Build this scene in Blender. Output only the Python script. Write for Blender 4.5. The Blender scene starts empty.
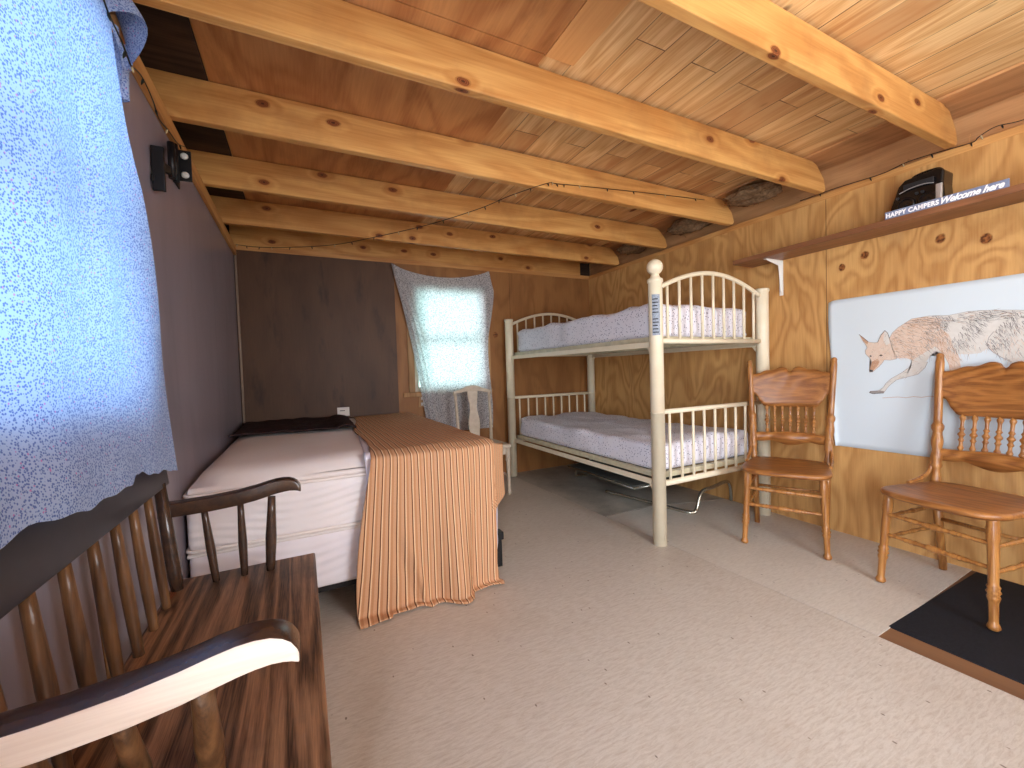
import bpy, bmesh, math, random
from mathutils import Vector, Matrix, noise
R = math.radians
random.seed(7)
SC = bpy.context.scene
COL = SC.collection

# ------------------------------------------------------------------ helpers
def lin(c):
    def g(v):
        v = v / 255.0
        return v / 12.92 if v <= 0.04045 else ((v + 0.055) / 1.055) ** 2.4
    return (g(c[0]), g(c[1]), g(c[2]), 1.0)

class MB:
    """collects shapes into ONE mesh"""
    def __init__(s):
        s.bm = bmesh.new(); s.mi = 0
    def _f(s, vs, smooth=False):
        try:
            f = s.bm.faces.new(vs); f.material_index = s.mi; f.smooth = smooth
            return f
        except ValueError:
            return None
    def box(s, x0, x1, y0, y1, z0, z1, bevel=0.0, seg=2):
        v = [s.bm.verts.new(p) for p in ((x0,y0,z0),(x1,y0,z0),(x1,y1,z0),(x0,y1,z0),(x0,y0,z1),(x1,y0,z1),(x1,y1,z1),(x0,y1,z1))]
        fs = [s._f([v[i] for i in q]) for q in ((0,3,2,1),(4,5,6,7),(0,1,5,4),(1,2,6,5),(2,3,7,6),(3,0,4,7))]
        if bevel > 0:
            es = list({e for f in fs for e in f.edges})
            r = bmesh.ops.bevel(s.bm, geom=es, offset=bevel, segments=seg, affect='EDGES', profile=0.6)
            for f in r['faces']: f.smooth = True; f.material_index = s.mi
        return s
    def obox(s, c, size, rot, bevel=0.0):
        """oriented box: centre, size, 3x3/Euler matrix"""
        n0 = len(s.bm.verts)
        s.bm.verts.ensure_lookup_table()
        old = set(s.bm.verts)
        hx, hy, hz = size[0]/2, size[1]/2, size[2]/2
        s.box(-hx,hx,-hy,hy,-hz,hz,bevel)
        new = [v for v in s.bm.verts if v not in old]
        m = Matrix.Translation(Vector(c)) @ rot.to_4x4()
        for v in new: v.co = m @ v.co
        return s
    def ring(s, c, n, r, seg, ref=None):
        n = Vector(n).normalized()
        a = Vector(ref) if ref else (Vector((0,0,1)) if abs(n.z) < 0.9 else Vector((1,0,0)))
        u = a.cross(n).normalized(); w = n.cross(u)
        rx, ry = r if isinstance(r, tuple) else (r, r)
        return [s.bm.verts.new(Vector(c) + u*math.cos(2*math.pi*i/seg)*rx + w*math.sin(2*math.pi*i/seg)*ry) for i in range(seg)]
    def bridge(s, a, b, smooth=True):
        n = len(a)
        for i in range(n): s._f([a[i], a[(i+1)%n], b[(i+1)%n], b[i]], smooth)
    def lathe(s, p, q, prof, seg=14, caps=True):
        """prof: list of (t 0..1, radius) along p->q"""
        p, q = Vector(p), Vector(q); d = q - p; prev = None; first = None
        for t, r in prof:
            k = s.ring(p + d*t, d, r, seg)
            if prev: s.bridge(prev, k)
            else: first = k
            prev = k
        if caps:
            s._f(list(reversed(first))); s._f(prev)
        return s
    def cyl(s, p, q, r0, r1=None, seg=14):
        return s.lathe(p, q, [(0, r0), (1, r1 if r1 is not None else r0)], seg)
    def tube(s, pts, r, seg=8, caps=True):
        pts = [Vector(p) for p in pts]; prev = None; first = None; ref = None
        n = len(pts)
        for i, p in enumerate(pts):
            d = (pts[min(i+1,n-1)] - pts[max(i-1,0)])
            if d.length < 1e-9: d = Vector((0,0,1))
            d.normalize()
            if ref is None:
                a = Vector((0,0,1)) if abs(d.z) < 0.9 else Vector((1,0,0))
                ref = a.cross(d).normalized()
            ref = (ref - d*ref.dot(d)).normalized()
            w = d.cross(ref)
            rr = r[i] if isinstance(r, (list, tuple)) else r
            k = [s.bm.verts.new(p + ref*math.cos(2*math.pi*j/seg)*rr + w*math.sin(2*math.pi*j/seg)*rr) for j in range(seg)]
            if prev: s.bridge(prev, k)
            else: first = k
            prev = k
        if caps: s._f(list(reversed(first))); s._f(prev)
        return s
    def sphere(s, c, r, u=14, v=10):
        m = Matrix.Translation(Vector(c))
        if isinstance(r, (tuple, list)): m = m @ Matrix.Diagonal((*r, 1))
        else: m = m @ Matrix.Scale(r, 4)
        old = set(s.bm.faces)
        bmesh.ops.create_uvsphere(s.bm, u_segments=u, v_segments=v, radius=1.0, matrix=m)
        for f in s.bm.faces:
            if f not in old: f.smooth = True; f.material_index = s.mi
        return s
    def prism(s, poly, fn, t0, t1, smooth=False):
        """poly: 2D outline; fn(a,b,t)->3D ; extruded t0..t1"""
        A = [s.bm.verts.new(fn(a,b,t0)) for a,b in poly]; B = [s.bm.verts.new(fn(a,b,t1)) for a,b in poly]
        s._f(list(reversed(A))); s._f(B)
        n = len(poly)
        for i in range(n): s._f([A[i],A[(i+1)%n],B[(i+1)%n],B[i]], smooth)
        return s
    def grid(s, fn, nu, nv, smooth=True, mask=None):
        V = [[s.bm.verts.new(fn(i/nu, j/nv)) for j in range(nv+1)] for i in range(nu+1)]
        for i in range(nu):
            for j in range(nv):
                if mask and not mask((i+.5)/nu, (j+.5)/nv): continue
                s._f([V[i][j],V[i+1][j],V[i+1][j+1],V[i][j+1]], smooth)
        return V
    def build(s, name, mats, parent=None, loose=False, recalc=True, sub=0, solid=0.0, bevel=0.0):
        if recalc: bmesh.ops.recalc_face_normals(s.bm, faces=s.bm.faces[:])
        me = bpy.data.meshes.new(name); s.bm.to_mesh(me); s.bm.free()
        for m in (mats if isinstance(mats, (list, tuple)) else [mats]): me.materials.append(m)
        o = bpy.data.objects.new(name, me); COL.objects.link(o)
        if parent: o.parent = parent
        if solid:
            m = o.modifiers.new('solid', 'SOLIDIFY'); m.thickness = solid; m.offset = 0
        if bevel:
            m = o.modifiers.new('bevel', 'BEVEL'); m.width = bevel; m.segments = 2; m.limit_method = 'ANGLE'; m.angle_limit = R(35)
        if sub:
            m = o.modifiers.new('sub', 'SUBSURF'); m.levels = sub; m.render_levels = sub
        return o

def tag(o, label=None, cat=None, group=None, kind=None):
    if label: o['label'] = label
    if cat: o['category'] = cat
    if group: o['group'] = group
    if kind: o['kind'] = kind
    return o

def thing(name, label, cat, loc=(0,0,0), rz=0.0, group=None):
    o = bpy.data.objects.new(name, None); COL.objects.link(o)
    o.location = loc; o.rotation_euler = (0,0,rz); o.empty_display_size = 0.1
    return tag(o, label, cat, group)

def copy_tree(o, parent=None):
    c = o.copy(); COL.objects.link(c)
    if parent: c.parent = parent
    for ch in list(o.children): copy_tree(ch, c)
    return c

def struct(o, label=None, cat=None, group=None):
    return tag(o, label, cat, group, 'structure')

# ------------------------------------------------------------------ materials
class NT:
    def __init__(s, name, rough=0.6, spec=0.3):
        s.m = bpy.data.materials.new(name); s.m.use_nodes = True
        s.t = s.m.node_tree; s.n = s.t.nodes; s.n.clear()
        s.out = s.n.new('ShaderNodeOutputMaterial')
        s.b = s.n.new('ShaderNodeBsdfPrincipled')
        s.b.inputs['Roughness'].default_value = rough
        s.b.inputs['Specular IOR Level'].default_value = spec
        s.t.links.new(s.b.outputs[0], s.out.inputs[0])
    def L(s, a, b): s.t.links.new(a, b)
    def node(s, t, **k):
        n = s.n.new(t)
        for a, v in k.items(): setattr(n, a, v)
        return n
    def coord(s, scale=(1,1,1), loc=(0,0,0), rot=(0,0,0), src='Object'):
        c = s.node('ShaderNodeTexCoord'); m = s.node('ShaderNodeMapping')
        m.inputs['Scale'].default_value = scale; m.inputs['Location'].default_value = loc; m.inputs['Rotation'].default_value = rot
        s.L(c.outputs[src], m.inputs[0]); return m.outputs[0]
    def noise(s, vec, scale=5, detail=4, rough=0.5, dist=0.0):
        n = s.node('ShaderNodeTexNoise'); n.inputs['Scale'].default_value = scale; n.inputs['Detail'].default_value = detail
        n.inputs['Roughness'].default_value = rough; n.inputs['Distortion'].default_value = dist
        s.L(vec, n.inputs['Vector']); return n.outputs[0]
    def vor(s, vec, scale=5, feature='F1', rand=1.0, dims='3D'):
        n = s.node('ShaderNodeTexVoronoi', feature=feature, voronoi_dimensions=dims); n.inputs['Scale'].default_value = scale
        n.inputs['Randomness'].default_value = rand
        s.L(vec, n.inputs['Vector']); return n
    def math(s, op, a, b=None, c=None, clamp=False):
        n = s.node('ShaderNodeMath', operation=op, use_clamp=clamp)
        for i, v in enumerate((a, b, c)):
            if v is None: continue
            if isinstance(v, (int, float)): n.inputs[i].default_value = v
            else: s.L(v, n.inputs[i])
        return n.outputs[0]
    def ramp(s, fac, stops, interp='LINEAR'):
        n = s.node('ShaderNodeValToRGB'); cr = n.color_ramp; cr.interpolation = interp
        while len(cr.elements) < len(stops): cr.elements.new(0.5)
        for e, (p, c) in zip(cr.elements, stops):
            e.position = p; e.color = c if len(c) == 4 else (*c, 1)
        s.L(fac, n.inputs[0]); return n.outputs[0]
    def val(s, fac, lo, hi, a=0.0, b=1.0):
        n = s.node('ShaderNodeMapRange'); n.inputs[1].default_value = lo; n.inputs[2].default_value = hi
        n.inputs[3].default_value = a; n.inputs[4].default_value = b; n.clamp = True
        s.L(fac, n.inputs[0]); return n.outputs[0]
    def mix(s, fac, a, b, mode='MIX'):
        n = s.node('ShaderNodeMix', data_type='RGBA', blend_type=mode)
        for i, v in ((0, fac), (6, a), (7, b)):
            if isinstance(v, (int, float)): n.inputs[i].default_value = v
            elif isinstance(v, tuple): n.inputs[i].default_value = v
            else: s.L(v, n.inputs[i])
        return n.outputs[2]
    def sep(s, vec):
        n = s.node('ShaderNodeSeparateXYZ'); s.L(vec, n.inputs[0]); return n.outputs
    def comb(s, x, y, z=0.0):
        n = s.node('ShaderNodeCombineXYZ')
        for i, v in enumerate((x, y, z)):
            if isinstance(v, (int, float)): n.inputs[i].default_value = v
            else: s.L(v, n.inputs[i])
        return n.outputs[0]
    def col(s, c):
        if isinstance(c, tuple): s.b.inputs['Base Color'].default_value = c
        else: s.L(c, s.b.inputs['Base Color'])
    def bump(s, h, strength=0.3, dist=0.005):
        n = s.node('ShaderNodeBump'); n.inputs['Strength'].default_value = strength; n.inputs['Distance'].default_value = dist
        s.L(h, n.inputs['Height']); s.L(n.outputs[0], s.b.inputs['Normal'])

def axes(axis, along, across):
    return {'x': (along, across, across), 'y': (across, along, across), 'z': (across, across, along)}[axis]

def wood(name, light, dark, axis='x', rough=0.55, grain=1.0, knots=0.0, knot_scale=3.0, freq=9.0, spec=0.3, loc=(0,0,0), contrast=1.0, dirt=None, var=0.0, stretch=1.0):
    """solid wood: stretched rings + fine fibre + optional knots"""
    t = NT(name, rough, spec); l, d = lin(light), lin(dark)
    v = t.coord(axes(axis, 0.35*grain*stretch, 2.6*grain), loc)
    v2 = t.coord(axes(axis, 3*grain, 90*grain), loc)
    n = t.noise(v, 2.0, 2, 0.5, 0.4)
    kd = None
    if knots:
        oo = t.sep(t.coord())
        al, a1, a2 = {'x':(0,1,2),'y':(1,0,2),'z':(2,0,1)}[axis]
        vk = t.comb(t.math('MULTIPLY', oo[al], 0.55*knot_scale), t.math('MULTIPLY', t.math('ADD', t.math('MULTIPLY', oo[a1], 1.37), oo[a2]), knot_scale))
        k = t.vor(vk, 1.0, dims='2D', rand=0.75)
        on = t.math('GREATER_THAN', t.sep(k.outputs['Color'])[0], 1-knots)
        kd = k.outputs['Distance']
        near = t.math('MULTIPLY', t.val(kd, 0.0, 0.26, 1.0, 0.0), on)
        n = t.math('ADD', n, t.math('MULTIPLY', near, 0.22))
    r = t.math('SINE', t.math('MULTIPLY', n, freq*6.283))
    r = t.val(r, -1, 1, 0, 1)
    fib = t.noise(v2, 1.5, 3, 0.6)
    f = t.math('ADD', t.math('MULTIPLY', r, 0.55*contrast), t.math('MULTIPLY', t.val(fib, 0.3, 0.7), 0.45*contrast), clamp=True)
    c = t.mix(f, l, d)
    big = t.noise(t.coord(axes(axis, 0.6, 1.6), loc), 1.2, 3)
    c = t.mix(t.val(big, 0.35, 0.7, 0, 0.35), c, t.mix(0.5, c, d, 'MULTIPLY'))
    if knots:
        kd = t.math('ADD', kd, t.math('MULTIPLY', t.math('SUBTRACT', t.noise(vk, 7.0, 2), 0.5), 0.05))
        kn = t.math('MULTIPLY', t.val(kd, 0.065, 0.10, 1.0, 0.0), on)
        c = t.mix(t.math('MULTIPLY', t.math('MULTIPLY', t.val(kd, 0.08, 0.22, 1, 0), on), 0.5), c, d)
        rg = t.val(t.math('SINE', t.math('MULTIPLY', kd, 260)), -1, 1)
        c = t.mix(kn, c, t.mix(rg, lin((92, 44, 22)), lin((150, 84, 44))))
        c = t.mix(t.math('MULTIPLY', t.val(kd, 0.012, 0.03, 1, 0), on), c, lin((70, 32, 16)))
    if dirt:
        g = t.noise(t.coord((2.2,2.2,2.2)), 1.6, 5, 0.6)
        c = t.mix(t.val(g, 0.5, 0.75, 0, dirt[1]), c, lin(dirt[0]))
    if var:
        oi = t.node('ShaderNodeObjectInfo')
        hv = t.node('ShaderNodeHueSaturation'); t.L(c, hv.inputs['Color']); t.L(t.val(oi.outputs['Random'], 0, 1, 1-var, 1+var), hv.inputs['Value']); c = hv.outputs[0]
    t.col(c); t.bump(f, 0.12, 0.002)
    return t.m

def plywood(name, light, dark, plane='yz', spots=(), seams=(), freq=10, stains=None, rough=0.5, ring_scale=1.0, spec=0.3, contrast=1.0):
    """rotary-cut plywood sheet on a wall; grain vertical. plane: which object axes are (horizontal, vertical)"""
    t = NT(name, rough, spec); l, d = lin(light), lin(dark)
    o = t.sep(t.coord())
    ax = {'x':0,'y':1,'z':2}
    h, w = o[ax[plane[0]]], o[ax[plane[1]]]
    v = t.comb(t.math('MULTIPLY', h, 2.4*ring_scale), t.math('MULTIPLY', w, 0.75*ring_scale))
    n = t.noise(v, 1.6, 2, 0.45, 0.5)
    kn = None
    for (a, b, r) in spots:
        dx = t.math('SUBTRACT', h, a); dy = t.math('SUBTRACT', w, b)
        dd = t.math('SQRT', t.math('ADD', t.math('MULTIPLY', dx, dx), t.math('MULTIPLY', t.math('MULTIPLY', dy, dy), 0.7)))
        dd = t.math('ADD', dd, t.math('MULTIPLY', t.math('SUBTRACT', t.noise(t.comb(t.math('MULTIPLY', h, 26), t.math('MULTIPLY', w, 26)), 1.0, 3), 0.5), r*0.9))
        halo = t.val(dd, r*0.8, r*5.5, 1, 0)
        n = t.math('ADD', n, t.math('MULTIPLY', halo, 0.13))
        k = t.val(dd, r*0.85, r*1.15, 1, 0)
        kn = k if kn is None else t.math('MAXIMUM', kn, k)
    r = t.val(t.math('SINE', t.math('MULTIPLY', n, freq*6.283)), -1, 1)
    r = t.math('POWER', r, 1.6)
    fib = t.noise(t.comb(t.math('MULTIPLY', h, 110), t.math('MULTIPLY', w, 5)), 1.0, 3, 0.6)
    f = t.math('ADD', t.math('MULTIPLY', r, 0.6*contrast), t.math('MULTIPLY', t.val(fib, 0.35, 0.75), 0.4*contrast), clamp=True)
    c = t.mix(f, l, d)
    big = t.noise(t.comb(t.math('MULTIPLY', h, 1.6), t.math('MULTIPLY', w, 0.7)), 1.3, 4, 0.55)
    c = t.mix(t.val(big, 0.4, 0.72, 0, 0.4), c, t.mix(0.6, c, d, 'MULTIPLY'))
    if stains:
        g = t.noise(t.comb(t.math('MULTIPLY', h, 5), t.math('MULTIPLY', w, 1.2)), 1.5, 5, 0.65)
        c = t.mix(t.val(g, 0.55, 0.75, 0, stains[1]), c, lin(stains[0]))
    if kn is not None:
        kc = t.mix(t.val(t.noise(t.comb(t.math('MULTIPLY', h, 70), t.math('MULTIPLY', w, 70)), 1, 4), 0.4, 0.62), lin((84, 44, 20)), lin((158, 98, 50)))
        c = t.mix(kn, c, kc)
    for (axn, p, wd) in seams:
        q = h if axn == 'h' else w
        sm = t.math('LESS_THAN', t.math('ABSOLUTE', t.math('SUBTRACT', q, p)), wd)
        c = t.mix(t.math('MULTIPLY', sm, 0.75), c, lin((50, 30, 15)))
    t.col(c); t.bump(f, 0.08, 0.002)
    return t.m

def plain(name, c, rough=0.5, spec=0.4, metal=0.0, mott=0.0, mscale=30, mcol=None, bump=0.0, bscale=60):
    t = NT(name, rough, spec); t.b.inputs['Metallic'].default_value = metal
    n = t.noise(t.coord(), mscale, 4, 0.6)
    c0 = lin(c); c1 = lin(mcol) if mcol else tuple([v*0.7 for v in c0[:3]]+[1])
    t.col(t.mix(t.math('MULTIPLY', t.val(n, 0.35, 0.75), mott), c0, c1))
    if bump: t.bump(t.noise(t.coord(), bscale, 3), bump, 0.004)
    return t.m

def fabric(name, ground, dot, scale=60, size=0.33, trans=0.0, rough=0.9, dot2=None, tint=None):
    """thin cotton print: pale ground with small scattered dots"""
    t = NT(name, rough, 0.1)
    v = t.coord()
    k = t.vor(v, scale)
    wob = t.noise(v, scale*2.3, 2)
    dd = t.math('ADD', k.outputs['Distance'], t.math('MULTIPLY', t.math('SUBTRACT', wob, 0.5), 0.35))
    m = t.val(dd, size*0.8, size*1.15, 1, 0)
    c = t.mix(m, lin(ground), lin(dot))
    if dot2:
        pk = t.math('MULTIPLY', m, t.math('GREATER_THAN', t.sep(k.outputs['Color'])[1], 0.965))
        c = t.mix(pk, c, lin(dot2))
    t.col(c)
    weave = t.noise(v, scale*7, 2)
    t.bump(weave, 0.15, 0.001)
    if trans:
        tr = t.node('ShaderNodeBsdfTranslucent'); t.L(t.mix(1.0, c, tint, 'MULTIPLY') if tint else c, tr.inputs[0])
        mx = t.node('ShaderNodeMixShader'); mx.inputs[0].default_value = trans
        t.L(t.b.outputs[0], mx.inputs[1]); t.L(tr.outputs[0], mx.inputs[2]); t.L(mx.outputs[0], t.out.inputs[0])
    return t.m

M = {}
XL, XR, YB, YF, ZP, ZC = -0.425, 2.93, 3.84, -1.25, 2.05, 2.27

M['beam'] = wood('pine beam', (226,174,104), (184,120,58), 'x', 0.5, 1.0, knots=0.42, knot_scale=5.5, freq=5.5, contrast=0.8, dirt=((130,78,42),0.4), var=0.06)
M['plate'] = wood('pine plate', (222,170,104), (176,116,60), 'y', 0.5, 1.0, knots=0.2, freq=5)
M['plate_x'] = wood('pine plate across', (212,160,98), (168,110,58), 'x', 0.5, 1.0, knots=0.2, freq=5)
M['rim'] = wood('rough brown board', (206,156,106), (160,112,70), 'y', 0.7, 1.2, knots=0.15, freq=5, contrast=0.7, dirt=((96,62,38),0.4))
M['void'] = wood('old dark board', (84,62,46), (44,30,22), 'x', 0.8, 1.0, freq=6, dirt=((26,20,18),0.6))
M['shelf'] = wood('stained shelf', (150,102,70), (110,70,46), 'y', 0.4, 1.0, knots=0.15, freq=6, contrast=0.8)
M['oak'] = wood('golden oak', (190,132,70), (132,80,36), 'z', 0.30, 1.6, freq=10, spec=0.5)
M['oak_x'] = wood('golden oak seat', (180,120,62), (120,70,32), 'x', 0.36, 1.4, freq=12, spec=0.5)
M['bench'] = wood('worn dark bench wood', (176,130,94), (58,38,26), 'y', 0.42, 2.6, stretch=0.22, knots=0.3, knot_scale=3.0, freq=7, contrast=1.1, spec=0.35, dirt=((36,24,18),0.8))
M['bench_dark'] = plain('dark bench finish', (58,44,38), 0.26, 0.6, mott=0.6, mscale=40, mcol=(96,66,44))
M['bench_rail'] = plain('dark bench crest finish', (42,40,48), 0.42, 0.4, mott=0.5, mscale=26, mcol=(28,26,30))
M['bench_worn'] = wood('worn spindle wood', (134,96,62), (70,46,30), 'z', 0.32, 1.8, freq=7, dirt=((40,28,20),0.7), spec=0.5)
M['bench_bare'] = wood('bare scuffed arm side', (240,228,216), (206,186,172), 'x', 0.55, 1.6, freq=7, contrast=0.7, dirt=((196,150,140),0.5))

spots = [(1.371,1.617,0.017),(1.256,1.659,0.02),(0.938,1.66,0.02),(0.778,1.615,0.02),(0.63,1.66,0.03)]
M['ply_right'] = plywood('honey plywood', (214,166,104), (172,120,66), 'yz', spots, seams=(('h',1.455,0.002),), freq=9, stains=((160,120,80),0.45), rough=0.42, contrast=0.9)
M['ply_back'] = plywood('brown plywood', (164,114,66), (122,80,42), 'xz', ((1.76,1.42,0.025),), seams=(('h',1.93,0.002),), freq=4, stains=((92,58,32),0.5), rough=0.5, contrast=0.7)
M['ply_back_shaded'] = plywood('shade-darkened plywood', (98,70,50), (74,50,36), 'xz', (), (), freq=2.5, stains=((46,32,28),0.9), rough=0.5, contrast=0.6)  # darker sheet colour stands in for shade in the back-left corner
M['ply_left'] = plywood('sheen-grey plywood', (152,144,154), (130,124,134), 'yz', (), seams=(('h',2.9,0.0025),), freq=3, stains=((112,104,112),0.5), rough=0.3, contrast=0.6, spec=0.5)  # grey-blue window sheen is put into the base colour
M['ply_ceil'] = plywood('ceiling plywood', (206,148,92), (168,108,62), 'xy', (), (), freq=5, stains=((120,70,38),0.6), rough=0.55)
M['ply_front'] = plywood('front plywood', (176,130,80), (130,88,48), 'xz', (), (), freq=7)

def planks():
    t = NT('ceiling boards', 0.5, 0.3)
    o = t.sep(t.coord())
    v = t.comb(o[1], o[0])
    b = t.node('ShaderNodeTexBrick', offset=0.37, offset_frequency=2)
    b.inputs['Scale'].default_value = 1.0; b.inputs['Brick Width'].default_value = 1.9; b.inputs['Row Height'].default_value = 0.145
    b.inputs['Mortar Size'].default_value = 0.0022; b.inputs['Mortar Smooth'].default_value = 0.0; b.inputs['Bias'].default_value = 0.0
    b.inputs['Color1'].default_value = (0,0,0,1); b.inputs['Color2'].default_value = (1,1,1,1); b.inputs['Mortar'].default_value = (0.5,0.5,0.5,1)
    t.L(v, b.inputs['Vector'])
    rnd = t.sep(b.outputs['Color'])[0]
    off = t.math('MULTIPLY', rnd, 7.0)
    vn = t.comb(t.math('ADD', t.math('MULTIPLY', o[1], 0.8), off), t.math('MULTIPLY', o[0], 6), off)
    n = t.noise(vn, 1.4, 2, 0.5, 0.3)
    r = t.val(t.math('SINE', t.math('MULTIPLY', n, 38)), -1, 1)
    fib = t.noise(t.comb(t.math('MULTIPLY', o[1], 5), t.math('MULTIPLY', o[0], 130)), 1, 3)
    f = t.math('ADD', t.math('MULTIPLY', r, 0.5), t.math('MULTIPLY', t.val(fib, 0.3, 0.7), 0.5), clamp=True)
    c = t.mix(f, lin((240,206,150)), lin((204,152,94)))
    c = t.mix(t.val(rnd, 0.45, 0.95, 0, 0.75), c, lin((190,140,92)))
    sm = t.noise(t.comb(t.math('MULTIPLY', o[1], 1.3), t.math('MULTIPLY', o[0], 9), off), 1.0, 3, 0.5)
    c = t.mix(t.val(sm, 0.56, 0.66, 0, 0.6), c, lin((178,118,66)))
    k = t.vor(t.comb(t.math('MULTIPLY', o[1], 3.2), t.math('MULTIPLY', o[0], 7.5)), 1.0)
    on = t.math('GREATER_THAN', t.sep(k.outputs['Color'])[0], 0.72)
    c = t.mix(t.math('MULTIPLY', t.val(k.outputs['Distance'], 0.10, 0.16, 1, 0), on), c, lin((110,60,30)))
    c = t.mix(t.math('MULTIPLY', b.outputs['Fac'], t.val(t.noise(t.comb(t.math('MULTIPLY', o[1], 2), t.math('MULTIPLY', o[0], 5)), 1, 2), 0.35, 0.6, 0.25, 1)), c, lin((96,60,32)))
    t.col(c); t.bump(t.math('SUBTRACT', 1.0, b.outputs['Fac']), 0.4, 0.004)
    return t.m
M['planks'] = planks()
M['wideboard'] = wood('wide pale board', (226,170,108), (196,134,76), 'y', 0.5, 0.8, knots=0.1, freq=4, contrast=0.7)

def sheetfloor(name, base, streak, speck, lo=0.0):
    t = NT(name, 0.42, 0.35)
    v = t.coord()
    n1 = t.noise(t.coord((14, 80, 1)), 1.6, 5, 0.7, 0.6)
    n2 = t.noise(t.coord((2,2,2)), 1.0, 5, 0.6)
    c = t.mix(t.val(n1, 0.42, 0.66, 0, 0.6), lin(base), lin(streak))
    c = t.mix(t.val(n2, 0.5, 0.75, 0, 0.3), c, lin(streak))
    k = t.vor(t.coord((1.7,0.9,0.01), rot=(0,0,R(20))), 17)
    on = t.math('GREATER_THAN', t.sep(k.outputs['Color'])[0], 0.62)
    kd = t.math('ADD', k.outputs['Distance'], t.math('MULTIPLY', t.noise(v, 60, 2), 0.12))
    c = t.mix(t.math('MULTIPLY', t.math('MULTIPLY', t.val(kd, 0.12, 0.17, 1, 0), on), 0.8), c, lin(speck))
    fine = t.noise(v, 220, 3, 0.7)
    c = t.mix(t.val(fine, 0.45, 0.75, 0, 0.25), c, lin(streak))
    if lo:
        g = t.noise(t.coord((1.6,1.6,1)), 1.5, 6, 0.65)
        c = t.mix(t.val(g, 0.42, 0.66, 0, lo), c, lin((96,90,82)))
    t.col(c); t.bump(n1, 0.12, 0.002)
    return t.m
M['sheet'] = sheetfloor('beige sheet flooring', (200,191,179), (166,150,132), (92,72,56))
M['sheet_grey'] = sheetfloor('pale grey sheet flooring', (206,198,186), (178,168,154), (92,78,64))
M['sheet_dirty'] = sheetfloor('stained grey sheet flooring', (192,184,170), (160,150,136), (84,76,66), 0.55)
M['subfloor'] = wood('brown subfloor', (136,98,68), (98,66,44), 'y', 0.6, 1.0, freq=4, contrast=0.6)
M['rubber'] = plain('black rubber mat', (22,24,30), 0.75, 0.25, mott=0.7, mscale=140, mcol=(36,40,48), bump=0.4, bscale=300)
M['cream'] = plain('cream painted metal', (236,224,196), 0.35, 0.45, mott=0.25, mscale=14, mcol=(206,186,146))
M['cream_rail'] = plain('dusty cream rail', (214,206,176), 0.5, 0.35, mott=0.5, mscale=22, mcol=(168,156,124))
M['sheet_print'] = fabric('white print sheet', (232,230,238), (84,80,120), 70, 0.22)
M['curtain_blue'] = fabric('thin print curtain', (172,192,226), (100,122,186), 230, 0.42, trans=0.19, tint=(0.50,0.82,1.0,1), dot2=(196,130,190))
M['curtain_back'] = fabric('thin print curtain small', (226,226,228), (92,92,108), 115, 0.36, trans=0.5)
M['white_paint'] = plain('chipped white paint', (212,198,178), 0.5, 0.3, mott=0.35, mscale=26, mcol=(150,126,98))
M['white_metal'] = plain('white bracket', (232,230,224), 0.4, 0.4, mott=0.1)
M['black_metal'] = plain('black steel', (18,18,20), 0.45, 0.4, mott=0.3)
M['black_gloss'] = plain('black plastic', (12,12,14), 0.2, 0.5, mott=0.2)
M['grey_gloss'] = plain('dark speaker mesh', (34,35,38), 0.5, 0.4, mott=0.7, mscale=300, mcol=(10,10,11))
M['silver'] = plain('silver trim', (200,202,204), 0.3, 0.5, metal=0.7)
M['chrome'] = plain('chrome tube', (196,192,176), 0.25, 0.5, metal=0.9, mott=0.2)
M['cot_deck'] = plain('grey cot canvas', (96,96,90), 0.8, 0.2, mott=0.5)
M['card'] = plain('white card', (236,232,226), 0.6, 0.3)
M['ink'] = plain('dark ink', (50,46,46), 0.7, 0.2)
M['paper'] = plain('poster paper', (212,222,226), 0.45, 0.35, mott=0.15, mscale=3, mcol=(198,208,214))
M['wire'] = plain('dark green wire', (26,30,24), 0.5, 0.3)
M['bulb'] = plain('tiny clear bulb', (190,170,130), 0.2, 0.5)
M['sign'] = plain('grey blue sign', (128,138,164), 0.55, 0.3, mott=0.4, mscale=60, mcol=(86,94,120))
M['sign_white'] = plain('white lettering', (244,244,246), 0.5, 0.3)
M['screw'] = plain('pale screw head', (206,206,200), 0.35, 0.5)
M['trim_pale'] = plain('pale corner trim', (160,140,124), 0.5, 0.3, mott=0.4)
M['casing'] = wood('window casing', (196,156,106), (150,108,66), 'z', 0.5, 1.2, freq=5)
M['insul'] = plain('dusty insulation', (150,122,92), 0.95, 0.05, mott=1.0, mscale=50, mcol=(84,66,50), bump=1.0, bscale=60)
M['fur_dark'] = fabric('dark dotted cloth', (58,44,44), (120,104,96), 90, 0.16)
M['label_blue'] = plain('printed warning label', (168,178,190), 0.5, 0.3, mott=0.9, mscale=120, mcol=(110,120,136))

def mattress_mat(name, col, dark, zc, amp=0.02, freq=60):
    """pale ticking with wavy quilting lines on the side"""
    t = NT(name, 0.75, 0.15)
    o = t.sep(t.coord())
    wv = t.math('ADD', o[2], t.math('MULTIPLY', t.math('SINE', t.math('MULTIPLY', t.math('ADD', o[0], o[1]), 9.0)), amp))
    s = t.math('SINE', t.math('MULTIPLY', wv, freq*6.283))
    s = t.val(s, -1, 1)
    n = t.noise(t.coord((2,2,2)), 2, 4)
    c = t.mix(t.val(n, 0.4, 0.7, 0, 0.3), lin(col), lin(dark))
    s = t.math('MULTIPLY', s, t.val(t.noise(t.coord((1,1,1.6)), 3.0, 2), 0.4, 0.62))
    t.col(c); t.bump(s, 0.6, 0.010)
    return t.m
M['ticking'] = mattress_mat('white quilted ticking', (244,238,238), (230,220,218), 0.5, 0.024, 30)
M['ticking_top'] = plain('white pillow top', (242,234,230), 0.8, 0.15, mott=0.3, mscale=4, mcol=(226,214,206), bump=0.3, bscale=14)
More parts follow.
